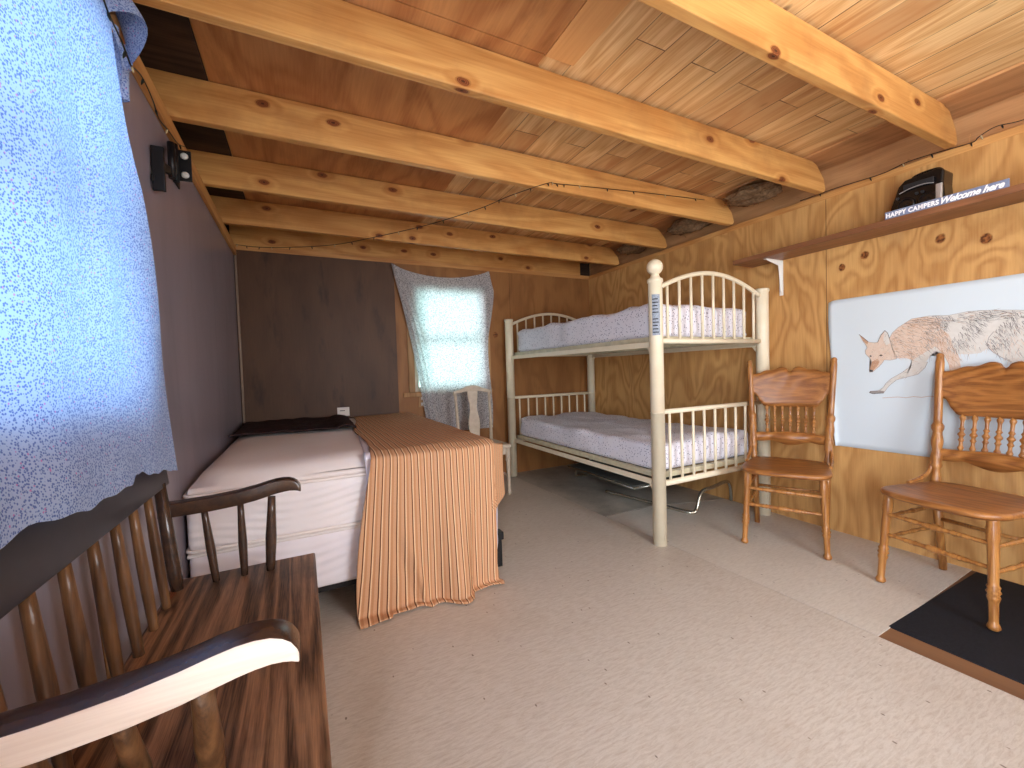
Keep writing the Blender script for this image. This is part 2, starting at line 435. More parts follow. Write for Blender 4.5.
M['box_tick'] = mattress_mat('box spring ticking', (240,234,238), (222,214,220), 0.3, 0.026, 24)
M['whitesheet'] = plain('white cotton', (228,222,232), 0.85, 0.1, mott=0.15, mscale=8, mcol=(200,194,210))

def striped():
    t = NT('striped cotton blanket', 0.9, 0.1)
    u = t.node('ShaderNodeUVMap').outputs[0]
    o = t.sep(u)
    x = t.math('MULTIPLY', o[0], 1.0/0.0300)
    wob = t.math('MULTIPLY', t.math('SUBTRACT', t.noise(u, 7, 2), 0.5), 0.12)
    fx = t.math('FRACT', t.math('ADD', x, wob))
    ground, dark, pale = lin((208,162,124)), lin((98,56,36)), lin((238,208,166))
    c = t.ramp(fx, [(0.0, ground), (0.14, ground), (0.17, dark), (0.29, dark), (0.32, pale), (0.42, pale), (0.45, ground), (0.55, lin((192,140,102))), (0.74, lin((192,140,102))), (0.78, ground)], 'LINEAR')
    th = t.noise(t.comb(t.math('MULTIPLY', o[0], 900), t.math('MULTIPLY', o[1], 140)), 1, 2)
    c = t.mix(t.val(th, 0.4, 0.7, 0, 0.25), c, lin((160,100,70)))
    t.col(c)
    rib = t.math('SINE', t.math('MULTIPLY', x, 6.283*1.0))
    t.bump(rib, 0.25, 0.003)
    return t.m
M['blanket'] = striped()

def glass():
    t = NT('window glass')
    tr = t.node('ShaderNodeBsdfTransparent'); gl = t.node('ShaderNodeBsdfGlossy'); gl.inputs['Roughness'].default_value = 0.02
    fr = t.node('ShaderNodeFresnel'); fr.inputs[0].default_value = 1.45
    mx = t.node('ShaderNodeMixShader'); t.L(fr.outputs[0], mx.inputs[0]); t.L(tr.outputs[0], mx.inputs[1]); t.L(gl.outputs[0], mx.inputs[2])
    t.L(mx.outputs[0], t.out.inputs[0]); return t.m
M['glass'] = glass()

# ------------------------------------------------------------------ the room
b = MB(); b.box(-0.6, 3.2, -1.4, 4.0, -0.12, -0.004); struct(b.build('floor', M['subfloor']))
b = MB(); b.prism([(-0.425,-1.25),(1.985,-1.25),(1.925,0.79),(1.897,1.9),(1.865,3.2),(1.85,3.84),(-0.425,3.84)], lambda a,c,t:(a,c,t), -0.004, 0.0)
struct(b.build('floor', M['sheet']))
b = MB(); b.prism([(1.93,0.79),(2.93,0.82),(2.93,2.166),(2.34,2.335),(1.893,2.347),(1.90,1.9)], lambda a,c,t:(a,c,t), -0.004, -0.0005)
struct(b.build('floor', M['sheet_grey']))
b = MB(); b.prism([(1.892,2.357),(2.34,2.345),(2.93,2.176),(2.93,3.84),(1.855,3.84),(1.869,3.2)], lambda a,c,t:(a,c,t), -0.004, -0.0005)
struct(b.build('floor', M['sheet_dirty']))

def wall_with_hole(name, mat, plane, p0, p1, a0, a1, z0, z1, holes):
    """plane 'x' : wall thickness p0..p1 along x, a = y ; 'y': a = x"""
    b = MB(); at = a0; rects = []
    for (h0, h1, hz0, hz1) in sorted(holes):
        rects += [(at, h0, z0, z1), (h0, h1, z0, hz0), (h0, h1, hz1, z1)]; at = h1
    rects.append((at, a1, z0, z1))
    for (s0, s1, t0, t1) in rects:
        if s1-s0 < 1e-4 or t1-t0 < 1e-4: continue
        if plane == 'x': b.box(p0, p1, s0, s1, t0, t1)
        else: b.box(s0, s1, p0, p1, t0, t1)
    return struct(b.build(name, mat))
ADDED_DOOR = (-1.15, -0.27, -0.1, 2.0)     # doorway added in the left wall, out of view, to light the right side
ADDED_WIN = (0.80, 2.10, 0.7, 1.95)          # unseen front window, added for light on the bed and floor
W1 = (0.30, 1.40, 0.975, 1.90)        # left window, y0 y1 z0 z1
W2 = (0.93, 1.63, 0.885, 1.86)       # back window, x0 x1 z0 z1
wall_with_hole('wall_left', M['ply_left'], 'x', XL-0.1, XL, YF-0.1, YB+0.1, -0.1, ZP, [ADDED_DOOR, W1])
wall_with_hole('wall_back', M['ply_back'], 'y', YB, YB+0.1, XL, XR, -0.1, ZP, [W2])
b = MB(); b.box(XL, 0.776, YB-0.006, YB, 0, ZP); struct(b.build('wall_back', M['ply_back_shaded']))
b = MB(); b.box(XR, XR+0.1, YF-0.1, YB+0.1, -0.1, ZP); struct(b.build('wall_right', M['ply_right']))
wall_with_hole('wall_front', M['ply_front'], 'y', YF-0.1, YF, XL, XR, -0.1, ZC, [ADDED_WIN])

# ceiling : planks, plywood panels, odd boards
b = MB(); b.box(-0.6, 3.1, YF-0.1, YB+0.25, ZC, ZC+0.03); struct(b.build('ceiling', M['planks']))
for (x0, x1, y0, y1) in ((-0.28,0.885,0.93,1.39), (-0.28,0.885,1.395,1.46), (-0.28,0.895,1.46,2.62), (-0.28,0.90,2.62,3.84), (-0.28,0.885,-1.2,0.93)):
    b = MB(); b.box(x0, x1, y0, y1, ZC-0.009, ZC-0.0005); struct(b.build('ceiling', M['ply_ceil']))
b = MB(); b.box(0.89, 1.02, -1.2, 1.40, ZC-0.008, ZC-0.0005); struct(b.build('ceiling', M['wideboard']))
b = MB(); b.box(2.72, 3.0, YF, YB+0.2, ZC-0.012, ZC-0.0005); struct(b.build('ceiling', M['rim']))
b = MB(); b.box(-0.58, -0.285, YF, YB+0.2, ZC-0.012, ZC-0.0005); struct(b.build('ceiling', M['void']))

# joists
BY = [0.895, 1.475, 2.085, 2.725, 3.345]
for i, y in enumerate(BY):
    b = MB()
    x0, xa, xb = -0.50, 2.79, 2.93
    y0, y1 = y-0.02, y+0.02
    poly = [(x0, ZP+0.04), (xb-0.02, ZP+0.04), (xb, ZP+0.06), (xb-0.02, ZP+0.12), (xa+0.05, ZC-0.03), (xa, ZC-0.013), (x0, ZC-0.013)]
    b.prism(poly, lambda a,c,t:(a,t,c), y0, y1)
    o = b.build('ceiling_beam', M['beam'], bevel=0.004)
    struct(o)
b = MB(); b.box(-0.45, 2.86, 3.90, 3.94, ZP+0.04, ZC-0.013); struct(b.build('ceiling_beam', M['beam']))
# plates that the beams rest on
b = MB(); b.box(XR+0.004, XR+0.1, YF, YB+0.1, ZP, ZP+0.04); struct(b.build('trim_1', M['plate'], bevel=0.003))
b = MB(); b.box(XL-0.1, XL+0.012, YF, YB+0.1, ZP, ZP+0.04); b.box(XL, XL+0.02, 1.5, YB, ZP-0.045, ZP); struct(b.build('trim_2', M['plate'], bevel=0.003))
b = MB(); b.box(XL, XR, YB-0.006, YB+0.1, ZP, ZP+0.04); struct(b.build('trim_3', M['plate_x'], bevel=0.003))
# outer rims closing the eaves
b = MB(); b.box(3.03, 3.06, YF, YB+0.2, ZP-0.1, ZC); struct(b.build('trim_4', M['rim']))
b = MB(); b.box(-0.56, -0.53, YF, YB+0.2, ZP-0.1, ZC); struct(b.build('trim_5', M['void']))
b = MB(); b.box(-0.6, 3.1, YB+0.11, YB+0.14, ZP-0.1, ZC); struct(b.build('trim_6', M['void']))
# pale strip in the back-left corner
b = MB(); b.tube([(XL+0.012, YB-0.014, 0.60),(XL+0.014, YB-0.016, 1.2),(XL+0.010,YB-0.012,ZP)], 0.009, 8); struct(b.build('trim_7', M['trim_pale']))

def window(name, plane, p, hole, inward):
    h0, h1, z0, z1 = hole
    b = MB(); w = 0.045; d0, d1 = p-0.03, p+0.03
    cells = [(h0,h0+w,z0,z1),(h1-w,h1,z0,z1),(h0+w,h1-w,z0,z0+w),(h0+w,h1-w,z1-w,z1),(h0+w,h1-w,(z0+z1)/2-0.018,(z0+z1)/2+0.018)]
    for (a0,a1,c0,c1) in cells:
        if plane == 'x': b.box(d0,d1,a0,a1,c0,c1)
        else: b.box(a0,a1,d0,d1,c0,c1)
    o = struct(b.build(name, M['white_paint'], bevel=0.003))
    g = MB()
    if plane == 'x': g.box(p-0.003,p+0.003,h0+w*0.6,h1-w*0.6,z0+w*0.6,z1-w*0.6)
    else: g.box(h0+w*0.6,h1-w*0.6,p-0.003,p+0.003,z0+w*0.6,z1-w*0.6)
    g.build('pane', M['glass'], o)
    return o
window('window_1', 'x', XL-0.06, W1, 1)
window('added_window', 'y', YF-0.06, ADDED_WIN, 1)
window('window_2', 'y', YB+0.06, W2, -1)
# casing and sill of the back window
b = MB(); b.box(0.872, 0.928, YB-0.014, YB, 0.885, 1.90); b.box(1.632,1.69,YB-0.014,YB,0.885,1.90); b.box(0.872,1.69,YB-0.014,YB,1.865,1.92)
b.box(0.82, 1.70, YB-0.022, YB, 0.845, 0.884); struct(b.build('trim_8', M['casing'], bevel=0.003))

# ------------------------------------------------------------------ left curtain
def fold(y, z, k): return 0.010*math.sin(y*11+z*1.5+k) + 0.006*math.sin(y*23-z*2.2+k*2)
def left_curtain():
    t = thing('window_curtain', 'thin blue-white print sheet hung as a curtain over the left window', 'curtain', (XL, 0.85, ZP))
    b = MB()
    top = 2.10
    def edge(z):   # far (right-hand) edge of the cloth
        pts = [(0.767,1.700),(1.094,1.612),(1.579,1.497),(1.80,1.415),(1.90,1.372),(2.1,1.33)]
        if z <= pts[0][0]: return pts[0][1]
        for (a, ya), (c, yc) in zip(pts, pts[1:]):
            if z <= c: return ya + (yc-ya)*(z-a)/(c-a)
        return pts[-1][1]
    def hem(s):    # bottom edge height over s = 0 near .. 1 far
        h = 0.842 + 0.010*math.sin(s*17)*min(1,max(0,(0.8-s)/0.2)) + 0.004*math.sin(s*41+1) + 0.003*math.sin(s*97)
        if s > 0.74: h -= (s-0.74)/0.26*0.072
        return h
    def fn(s, q):
        z = hem(s) + (top-hem(s))*q
        y = 0.12 + (edge(z)-0.12)*s
        x = XL + 0.048 + fold(y, z, 0.4)*(0.3+0.7*min(1,(top-z)/0.5))*(1-0.75*max(0,min(1,(s-0.55)/0.2))*max(0,min(1,(1.25-z)/0.3)))
        k = max(0.0, min(1.0, (s-0.62)/0.3)); k = k*k*(3-2*k)*min(1, max(0,(top-z)/0.25))
        x += 0.036*k; y *= 1-0.092*k; z = 1.06+(z-1.06)*(1-0.092*k)
        if z < 1.0:  # pushed out over the bench back
            x += 0.030*min(1,(1.0-z)/0.12)*(1-k)
        return Vector((x, y, z)) - Vector(t.location)
    b.grid(fn, 90, 70)
    b.build('curtain_cloth', M['curtain_blue'], t, solid=0.0)
    # bunched corner pinned to the wall plate
    b = MB()
    def fn2(s, q):
        z = 2.20 - q*(0.235 + 0.05*math.sin(s*9)) ; y = 1.26 + 0.27*s + 0.03*q
        x = XL + 0.045 + 0.035*math.sin(s*10+q*2) + 0.02*math.sin(q*5+s*4)
        return Vector((x, y, z)) - Vector(t.location)
    b.grid(fn2, 30, 24)
    b.build('bunched_corner', M['curtain_blue'], t)
    b = MB()
    def fn3(s, q):
        z = 1.99 - q*0.16; y = 1.44 + 0.10*s*(1-0.5*q) + 0.04*q
        return Vector((XL + 0.022 + 0.015*math.sin(s*8+q*3), y, z)) - Vector(t.location)
    b.grid(fn3, 12, 10); b.build('loose_tail', M['curtain_blue'], t)
left_curtain()

# ------------------------------------------------------------------ back curtain
def back_curtain():
    t = thing('window_curtain', 'pale dotted sheet pinned by two corners over the far window', 'curtain', (1.2, YB, 2.0))
    b = MB()
    def fn(s, q):
        xl = 0.745 + q*0.30 + 0.02*math.sin(q*4); xr = 1.735 - 0.075*min(1, q*2.4) + 0.015*math.sin(q*9)
        if q < 0.12: xr -= (0.12-q)*0.5
        topz = 2.025 + (-0.085*math.sin(math.pi*min(1,s*1.02))**0.8 if 0 < s < 0.98 else 0) + 0.0*s
        botz = 0.50
        x = xl + (xr-xl)*s; z = topz + (botz-topz)*q
        y = YB - 0.040 - 0.006*math.sin(s*14+1)*(0.3+q)
        # diagonal folds fanning from the left corner
        for k, (a, w, am) in enumerate(((0.05,0.016,0.024),(0.13,0.020,0.018),(0.24,0.026,0.014))):
            c = a*(0.25+0.9*q)
            y -= am*math.exp(-((s-c)/w)**2)
        y -= 0.018*math.exp(-((s-1.0)/0.03)**2)
        y -= 0.020*math.exp(-(q/0.035)**2)
        return Vector((x, y, z)) - Vector(t.location)
    b.grid(fn, 110, 60)
    b.build('curtain_cloth', M['curtain_back'], t)
    for x in (0.75, 1.69):
        b = MB(); b.cyl((x-1.2, -0.002, 0.022), (x-1.2, -0.045, 0.024), 0.004); b.build('nail', M['black_metal'], t)
back_curtain()

# ------------------------------------------------------------------ bench
def bench():
    Y0, Y1 = 0.66, 1.655
    t = thing('spindle_back_bench', 'dark worn wooden bench with spindle back and curled arms under the left window', 'bench', (-0.18, 1.16, 0))
    L = Vector(t.location)
    def W(b):
        for v in b.bm.verts: v.co -= L
        return b
    b = MB()
    b.box(-0.385, 0.017, Y0, Y1, 0.388, 0.43, 0.008); W(b).build('seat', M['bench'], t)
    # crest rail: wide, dark, leaning back
    b = MB()
    n = 26
    def crest(a, c, th):
        y = Y0-0.02 + (Y1+0.00-Y0)*a
        z = 0.742 + 0.115*c + (0.012*math.sin(math.pi*a) if c > 0.5 else 0)
        return (-0.392 - 0.012*c + th, y, z)
    G = []
    for i in range(n+1):
        a = i/n
        zt = 1.0 - (0.25*abs(2*a-1)**6)
        G.append([b.bm.verts.new(crest(a, c, th)) for c, th in ((0,-0.012),(0,0.013),(zt,0.011),(zt,-0.011))])
    for i in range(n):
        for j in range(4): b._f([G[i][j],G[i][(j+1)%4],G[i+1][(j+1)%4],G[i+1][j]], True)
    b._f(G[0]); b._f(list(reversed(G[-1])))
    W(b).build('crest_rail', M['bench_rail'], t, bevel=0.004)
    ys = [0.685 + 0.1113*k for k in range(9)]
    for k, yb in enumerate(ys):
        yt = yb - 0.005 + (k-4)*0.0015
        post = k in (0, 8)
        b = MB()
        prof = [(0,0.011),(0.06,0.0105),(0.3,0.0125),(0.5,0.0128),(0.8,0.0108),(1,0.0095)] if not post else [(0,0.015),(0.2,0.02),(0.5,0.018),(1,0.015)]
        b.lathe((-0.362, yb, 0.425), (-0.391, yt, 0.755), prof, 12)
        W(b).build('back_post' if post else 'back_spindle', M['bench_dark'] if k == 8 else M['bench_worn'], t)
    # arms
    for s, y in ((0, 0.655), (1, 1.60)):
        path = [(-0.40,0.670),(-0.34,0.670),(-0.27,0.672),(-0.20,0.678),(-0.15,0.686),(-0.115,0.694),(-0.09,0.699),(-0.07,0.701),(-0.052,0.7005),(-0.038,0.697),(-0.028,0.692),(-0.021,0.685),(-0.018,0.680)]
        hh = [0.040,0.040,0.041,0.042,0.043,0.043,0.042,0.040,0.037,0.033,0.028,0.020,0.012]
        b = MB(); prev = None
        y0, y1 = (y-0.026, y+0.026)
        for (x, z), h in zip(path, hh):
            k = [b.bm.verts.new(p) for p in ((x,y0,z-h/2),(x,y1,z-h/2),(x,y1,z+h/2),(x,y0,z+h/2))]
            b.mi = 0
            if prev:
                for j in range(4):
                    f = b._f([prev[j],prev[(j+1)%4],k[(j+1)%4],k[j]], True)
                    if j == 3: f.material_index = 1
            else: b._f(list(reversed(k)))
            prev = k
        b._f(prev)
        o = W(b).build('arm_rest', [M['bench_dark'], M['bench_bare'] if s == 0 else M['bench_dark']], t, bevel=0.005)
        if s == 0: o['label'] = 'arm rest scuffed bare on its outer side'
        for xb, xt, r in ((-0.265,-0.29,0.0115),(-0.19,-0.193,0.0115),(-0.118,-0.105,0.0150)) if s else ((-0.30,-0.30,0.0115),(-0.225,-0.215,0.0135),(-0.148,-0.132,0.0165)):
            b = MB()
            yy = y - (0.02 if s else -0.13)
            ytop = y if s == 0 else y-0.01
            b.lathe((xb, yy, 0.425), (xt, ytop, 0.668), [(0,r*0.8),(0.15,r*0.95),(0.45,r*1.1),(0.8,r*0.85),(1,r*0.75)], 12)
            W(b).build('arm_spindle', M['bench_worn'] if s == 0 else M['bench_dark'], t)
    for x, y, dx, dy in ((-0.05,Y0+0.12,0.03,-0.05),(-0.05,Y1-0.12,0.03,0.05),(-0.32,Y0+0.12,-0.03,-0.05),(-0.32,Y1-0.12,-0.03,0.05)):
        b = MB(); b.lathe((x,y,0.392),(x+dx,y+dy,0.0),[(0,0.016),(0.3,0.022),(0.6,0.017),(1,0.014)],12); W(b).build('leg', M['bench_dark'], t)
    for y in (Y0+0.09, Y1-0.09):
        b = MB(); b.cyl((-0.035,y,0.18),(-0.335,y,0.18),0.011); W(b).build('stretcher', M['bench_dark'], t)
bench()
b = MB(); b.cyl((-0.408,1.235,0.30),(-0.413,1.17,0.752),0.0035,0.003,6)
tag(b.build('thin_stick', M['casing']), 'thin straw-coloured stick leaning on the wall behind the bench spindles', 'stick')

# ------------------------------------------------------------------ double bed
BX0, BX1, BYF = XL+0.012, 0.822, 1.955
def rounded_slab(b, x0,x1,y0,y1,z0,z1,r,seg=4, nx=14, ny=18, puff=0.0, top=True):
    b.box(x0,x1,y0,y1,z0,z1, r, seg)
def bed():
    f = thing('metal_bedstead', 'low black steel bed frame carrying the white box spring', 'bed frame', (0.23, 2.9, 0))
    L = Vector(f.location)
    b = MB()
    for y in (BYF+0.05, 2.9, YB-0.08): b.box(BX0+0.02,BX1-0.01,y-0.015,y+0.015,0.12,0.148)
    for x in (BX0+0.02, BX1-0.04): b.box(x,x+0.03,BYF+0.03,YB-0.06,0.118,0.149)
    for v in b.bm.verts: v.co -= L
    b.build('rail', M['black_metal'], f)
    for x, y in ((0.20,BYF+0.07),(0.80,BYF+0.11),(0.2,3.6),(0.80,3.6),(-0.38,BYF+0.07),(-0.38,3.6)):
        b = MB(); b.box(x-0.022,x+0.022,y-0.022,y+0.022,0.0,0.12,0.003)
        for v in b.bm.verts: v.co -= L
        b.build('leg', M['black_metal'], f)
    b = MB(); b.box(0.855,0.940,BYF+0.075,BYF+0.135,0.148,0.19,0.004); b.box(0.885,0.932,BYF+0.085,BYF+0.125,0.0,0.15,0.003)
    for v in b.bm.verts: v.co -= L
    b.build('corner_bracket', M['black_metal'], f)
    s = thing('box_spring', 'white quilted box spring under the mattress of the double bed', 'box spring', (0.23, 2.9, 0.15))
    L = Vector(s.location)
    b = MB(); b.box(BX0,BX1,BYF,YB-0.02,0.15,0.392,0.03,4)
    for v in b.bm.verts: v.co -= L
    b.build('body', M['box_tick'], s)
    b = MB(); b.box(BX0-0.003,BX1+0.003,BYF-0.004,YB-0.016,0.383,0.397,0.006,2)
    for v in b.bm.verts: v.co -= L
    b.build('piping', M['ticking_top'], s)
    m = thing('mattress', 'white double mattress with a pillow top, half covered by the striped blanket', 'mattress', (0.23, 2.9, 0.40))
    L = Vector(m.location)
    b = MB(); b.box(BX0,BX1,BYF-0.008,YB-0.02,0.40,0.622,0.035,5)
    for v in b.bm.verts: v.co -= L
    b.build('body', M['ticking'], m)
    # pillow top: softly domed
    b = MB()
    def pt(s_, q):
        x = BX0+0.012 + (BX1-BX0-0.024)*s_; y = BYF+0.004 + (YB-0.03-BYF)*q
        ex = min(s_,1-s_)*(BX1-BX0); ey = min(q,1-q)*(YB-BYF)
        e = min(ex, ey)
        ecx = max(0,0.16-ex)/0.16; ecy = max(0,0.16-ey)/0.16
        d = min(1, math.hypot(ecx, ecy))
        z = 0.648 + 0.058*math.sqrt(max(0,1-d**2.4)) + 0.004*math.sin(x*9)*math.sin(y*7)
        return Vector((x,y,z))-L
    b.grid(pt, 60, 70)
    def side(s_, q):
        per = [(BX0+0.012,BYF+0.004),(BX1-0.012,BYF+0.004),(BX1-0.012,YB-0.026),(BX0+0.012,YB-0.026),(BX0+0.012,BYF+0.004)]
        k = min(3,int(s_*4)); u = s_*4-k
        x = per[k][0]+(per[k+1][0]-per[k][0])*u; y = per[k][1]+(per[k+1][1]-per[k][1])*u
        o_ = 0.010*math.sin(q*math.pi)
        nx, ny = ((0,-1),(1,0),(0,1),(-1,0))[k]
        return Vector((x+nx*o_, y+ny*o_, 0.622+0.026*q))-L
    b.grid(side, 80, 5)
    b.build('pillow_top', M['ticking_top'], m)
    for z in (0.622, 0.410):
        b = MB(); r = 0.03
        pts = []
        for cx, cy, a0 in ((BX1-r,BYF+r-0.012,-90),(BX1-r,YB-0.02-r,0),(BX0+r,YB-0.02-r,90),(BX0+r,BYF+r-0.012,180)):
            for k in range(5):
                a = R(a0+90*k/4); pts.append((cx+math.cos(a)*(r+0.002), cy+math.sin(a)*(r+0.002), z))
        pts.append(pts[0])
        b.tube(pts, 0.007, 8)
        for v in b.bm.verts: v.co -= L
        b.build('piping', M['ticking_top'], m)
    b = MB(); b.box(0.195,0.232,BYF-0.014,BYF-0.011,0.385,0.41); 
    for v in b.bm.verts: v.co -= L
    b.build('care_tag', M['card'], m)
bed()

def blanket():
    """striped blanket thrown over the right half of the bed, falling to the floor in front"""
    zt = 0.712; yf = BYF-0.022; xr = BX1+0.018
    def place(u, v, lift=0.0):
        # u: across (m) from left border ; v: down-length (m) from the back edge
        x = u; extra = 0.0
        side = 0.0
        if u > xr: side = u - xr
        vy = v
        length_top = 3.74 - yf
        w = noise.noise((u*5, v*5, 3.1))*0.006 + noise.noise((u*13, v*9, 7.7))*0.003
        if v <= length_top:            # lying on the mattress
            y = 3.74 - v; z = zt + w + lift
            if side > 0:
                r = 0.03
                if side < r*1.57:
                    a = side/r; x = xr + r*math.sin(a)*0.9; z -= r*(1-math.cos(a))
                else:
                    x = xr + r*0.9 + 0.010*math.sin(y*13) ; z -= r + (side-r*1.57)
            e = length_top - v
            if e < 0.05: z -= 0.014*(1-e/0.05)**2
            return Vector((x, y, z)), side, 0
        d = v - length_top             # hanging down the front
        # folds deepen towards the floor
        amp = 0.014 + 0.060*min(1, d/0.65)**1.3
        fx = (u-0.25)/0.63
        yfold = amp*(0.55*math.sin(fx*7.3+0.6) + 0.35*math.sin(fx*15.5+1.4) + 0.25*noise.noise((u*9, d*2, 1)))
        edgeL = math.exp(-(fx/0.12)**2); edgeR = math.exp(-((fx-0.93)/0.10)**2)
        yfold -= (edgeL*0.050 + edgeR*0.030)*min(1, d/0.5)
        c1 = 0.13+0.16*max(0,d-0.25)/0.45; c2 = 0.72+0.10*max(0,0.7-d)
        yfold += 0.030*min(1,max(0,d-0.2)/0.3)*math.exp(-((fx-c1)/0.035)**2) + 0.034*min(1,max(0,d-0.15)/0.35)*math.exp(-((fx-c2)/0.03)**2)
        yfold -= 0.022*min(1,max(0,d-0.3)/0.3)*math.exp(-((fx-c1-0.07)/0.035)**2)
        z = zt - 0.012 - d + w*0.4
        r = 0.03
        if d < r: z = zt - 0.014 - (d*d)/(2*r)
        y = yf - min(d, r)*0.6 - 0.004 + min(0, yfold)*1.0 - 0.018 + max(0,yfold)*0.35
        # left border flares outward going down
        x = u - (0.075*min(1,d/0.7))*max(0, 1-fx*3.2)
        if side > 0:
            # cloth past the corner: wraps round the side
            k = min(1, side/0.20)
            x = xr + 0.006 + 0.52*side
            y = yf - 0.02 + side*0.35 + 0.012*math.sin(d*9)
            z -= 0.02*k
        # pooling on the floor
        if z < 0.012:
            run = 0.012 - z
            z = 0.006 + 0.007*abs(math.sin(u*17+run*20))*min(1,run/0.03)
            y -= run*0.95
            x += run*(0.25 if fx > 0.8 else -0.05)
        return Vector((x, y, z)), side, d
    b = MB()
    nu, nv = 120, 150
    tot_v = 2.545
    uvl = {}
    V = []
    for i in range(nu+1):
        row = []
        for j in range(nv+1):
            v = tot_v*j/nv
            ul = 0.36 - 0.11*min(1, v/1.75) + 0.02*math.sin(v*5)       # left border on top of the bed
            lt = 3.74 - yf
            over = 0.16 + 0.03*math.sin(v*4)
            if v > lt: over = 0.16 + 0.02*math.sin(v*6)
            if v > lt+0.27: over = max(-0.005, 0.16 - (v-lt-0.27)*2.6) + (0.10*max(0, v-lt-0.60) if v > lt+0.60 else 0)
            ur = xr + over
            u = ul + (ur-ul)*i/nu
            vv = v
            hemcut = 0.03*noise.noise((u*3, 0, 5))
            if v > lt: vv = lt + (v-lt)*(1.0 + hemcut + (0.04 if u < 0.35 else 0.0) + 0.02*max(0,(u-0.75)/0.2))
            p, s_, d = place(u, vv)
            vert = b.bm.verts.new(p); uvl[vert] = (u, v); row.append(vert)
        V.append(row)
    uv = b.bm.loops.layers.uv.new('UVMap')
    for i in range(nu):
        for j in range(nv):
            f = b._f([V[i][j],V[i+1][j],V[i+1][j+1],V[i][j+1]], True)
            for l in f.loops: l[uv].uv = uvl[l.vert]
    o = b.build('striped_blanket', M['blanket'], solid=0.004)
    tag(o, 'tan and brown striped blanket spread over the double bed and trailing on the floor', 'blanket')
blanket()

def bed_sheets():
    # white sheet peeping out left of and to the right under the striped blanket
    t = thing('bed_sheet', 'white sheet showing along the edges of the striped blanket', 'sheet', (0.3, 2.0, 0.70))
    L = Vector(t.location)
    b = MB()
    def fn(s, q):
        L1 = 1.0; x = 0.232 + 0.05*s - 0.0*q
        yy = BYF-0.024; 
        if q < 0.5:
            y = 2.7 - (2.7-yy)*(q/0.5); z = 0.7085; x += 0.055*(1-q/0.5)
            e = (q/0.5)
            if e > 0.97: z -= 0.012*((e-0.97)/0.03)**2
        else:
            d = (q-0.5)/0.5; y = yy - 0.003 - 0.006*math.sin(d*7); z = 0.697 - d*0.36; x += 0.006*math.sin(d*6) - 0.012*d
        return Vector((x, y, z))-L
    b.grid(fn, 6, 60)
    b.build('front_edge', M['whitesheet'], t, solid=0.002); b = MB()
    def fn2(s, q):
        y = BYF + 0.01 + 0.20*s; z = 0.56 - 0.52*q
        return Vector((BX1+0.046+0.010*math.sin(s*14+q*4)+0.030*math.exp(-((q-0.75)/0.2)**2)*s*(1-s)*4, y, z))-L
    b.grid(fn2, 20, 30)
    b.build('side_flap', M['whitesheet'], t, solid=0.002)
    b = MB()
    def fn3(s, q):
        x = BX0+0.02 + (0.30+0.02*q-BX0-0.02)*s; y = 2.90 + 0.06*math.sin(s*5) + (3.76-2.90)*q
        z = 0.718 + 0.014*abs(noise.noise((x*5,y*6,2))) + 0.010*noise.noise((x*11,y*11,4)) + (0.008 if q < 0.06 else 0)
        if s > 0.82: z += 0.018*math.sin((s-0.82)/0.18*math.pi)
        return Vector((x,y,z))
    b.grid(fn3, 50, 40)
    tag(b.build('dark_throw', M['fur_dark'], solid=0.008), 'dark speckled throw at the shadowy head of the double bed', 'throw')
bed_sheets()
# small white card at the head of the bed
t = thing('white_card', 'small white card propped on the back wall above the striped blanket', 'card', (0.306, YB-0.012, 0.715))
b = MB(); b.box(-0.048,0.048,-0.006,0.006,0.0,0.075,0.002); b.build('card_body', M['card'], t)
b = MB(); b.box(-0.028,0.012,-0.0068,-0.0062,0.044,0.050); b.build('printed_line', M['ink'], t)
# socket under the window sill
t = thing('wall_outlet', 'small brown wall outlet just under the far window sill', 'outlet', (0.99, YB-0.004, 0.80))
b = MB(); b.box(-0.035,0.035,-0.004,0.004,-0.055,0.055,0.002); b.build('cover_plate', M['casing'], t)
b = MB(); b.box(-0.014,0.014,-0.007,-0.003,0.012,0.04,0.002); b.build('socket', M['card'], t)
b = MB(); b.box(-0.014,0.014,-0.007,-0.003,-0.04,-0.012,0.002); b.build('socket', M['card'], t)

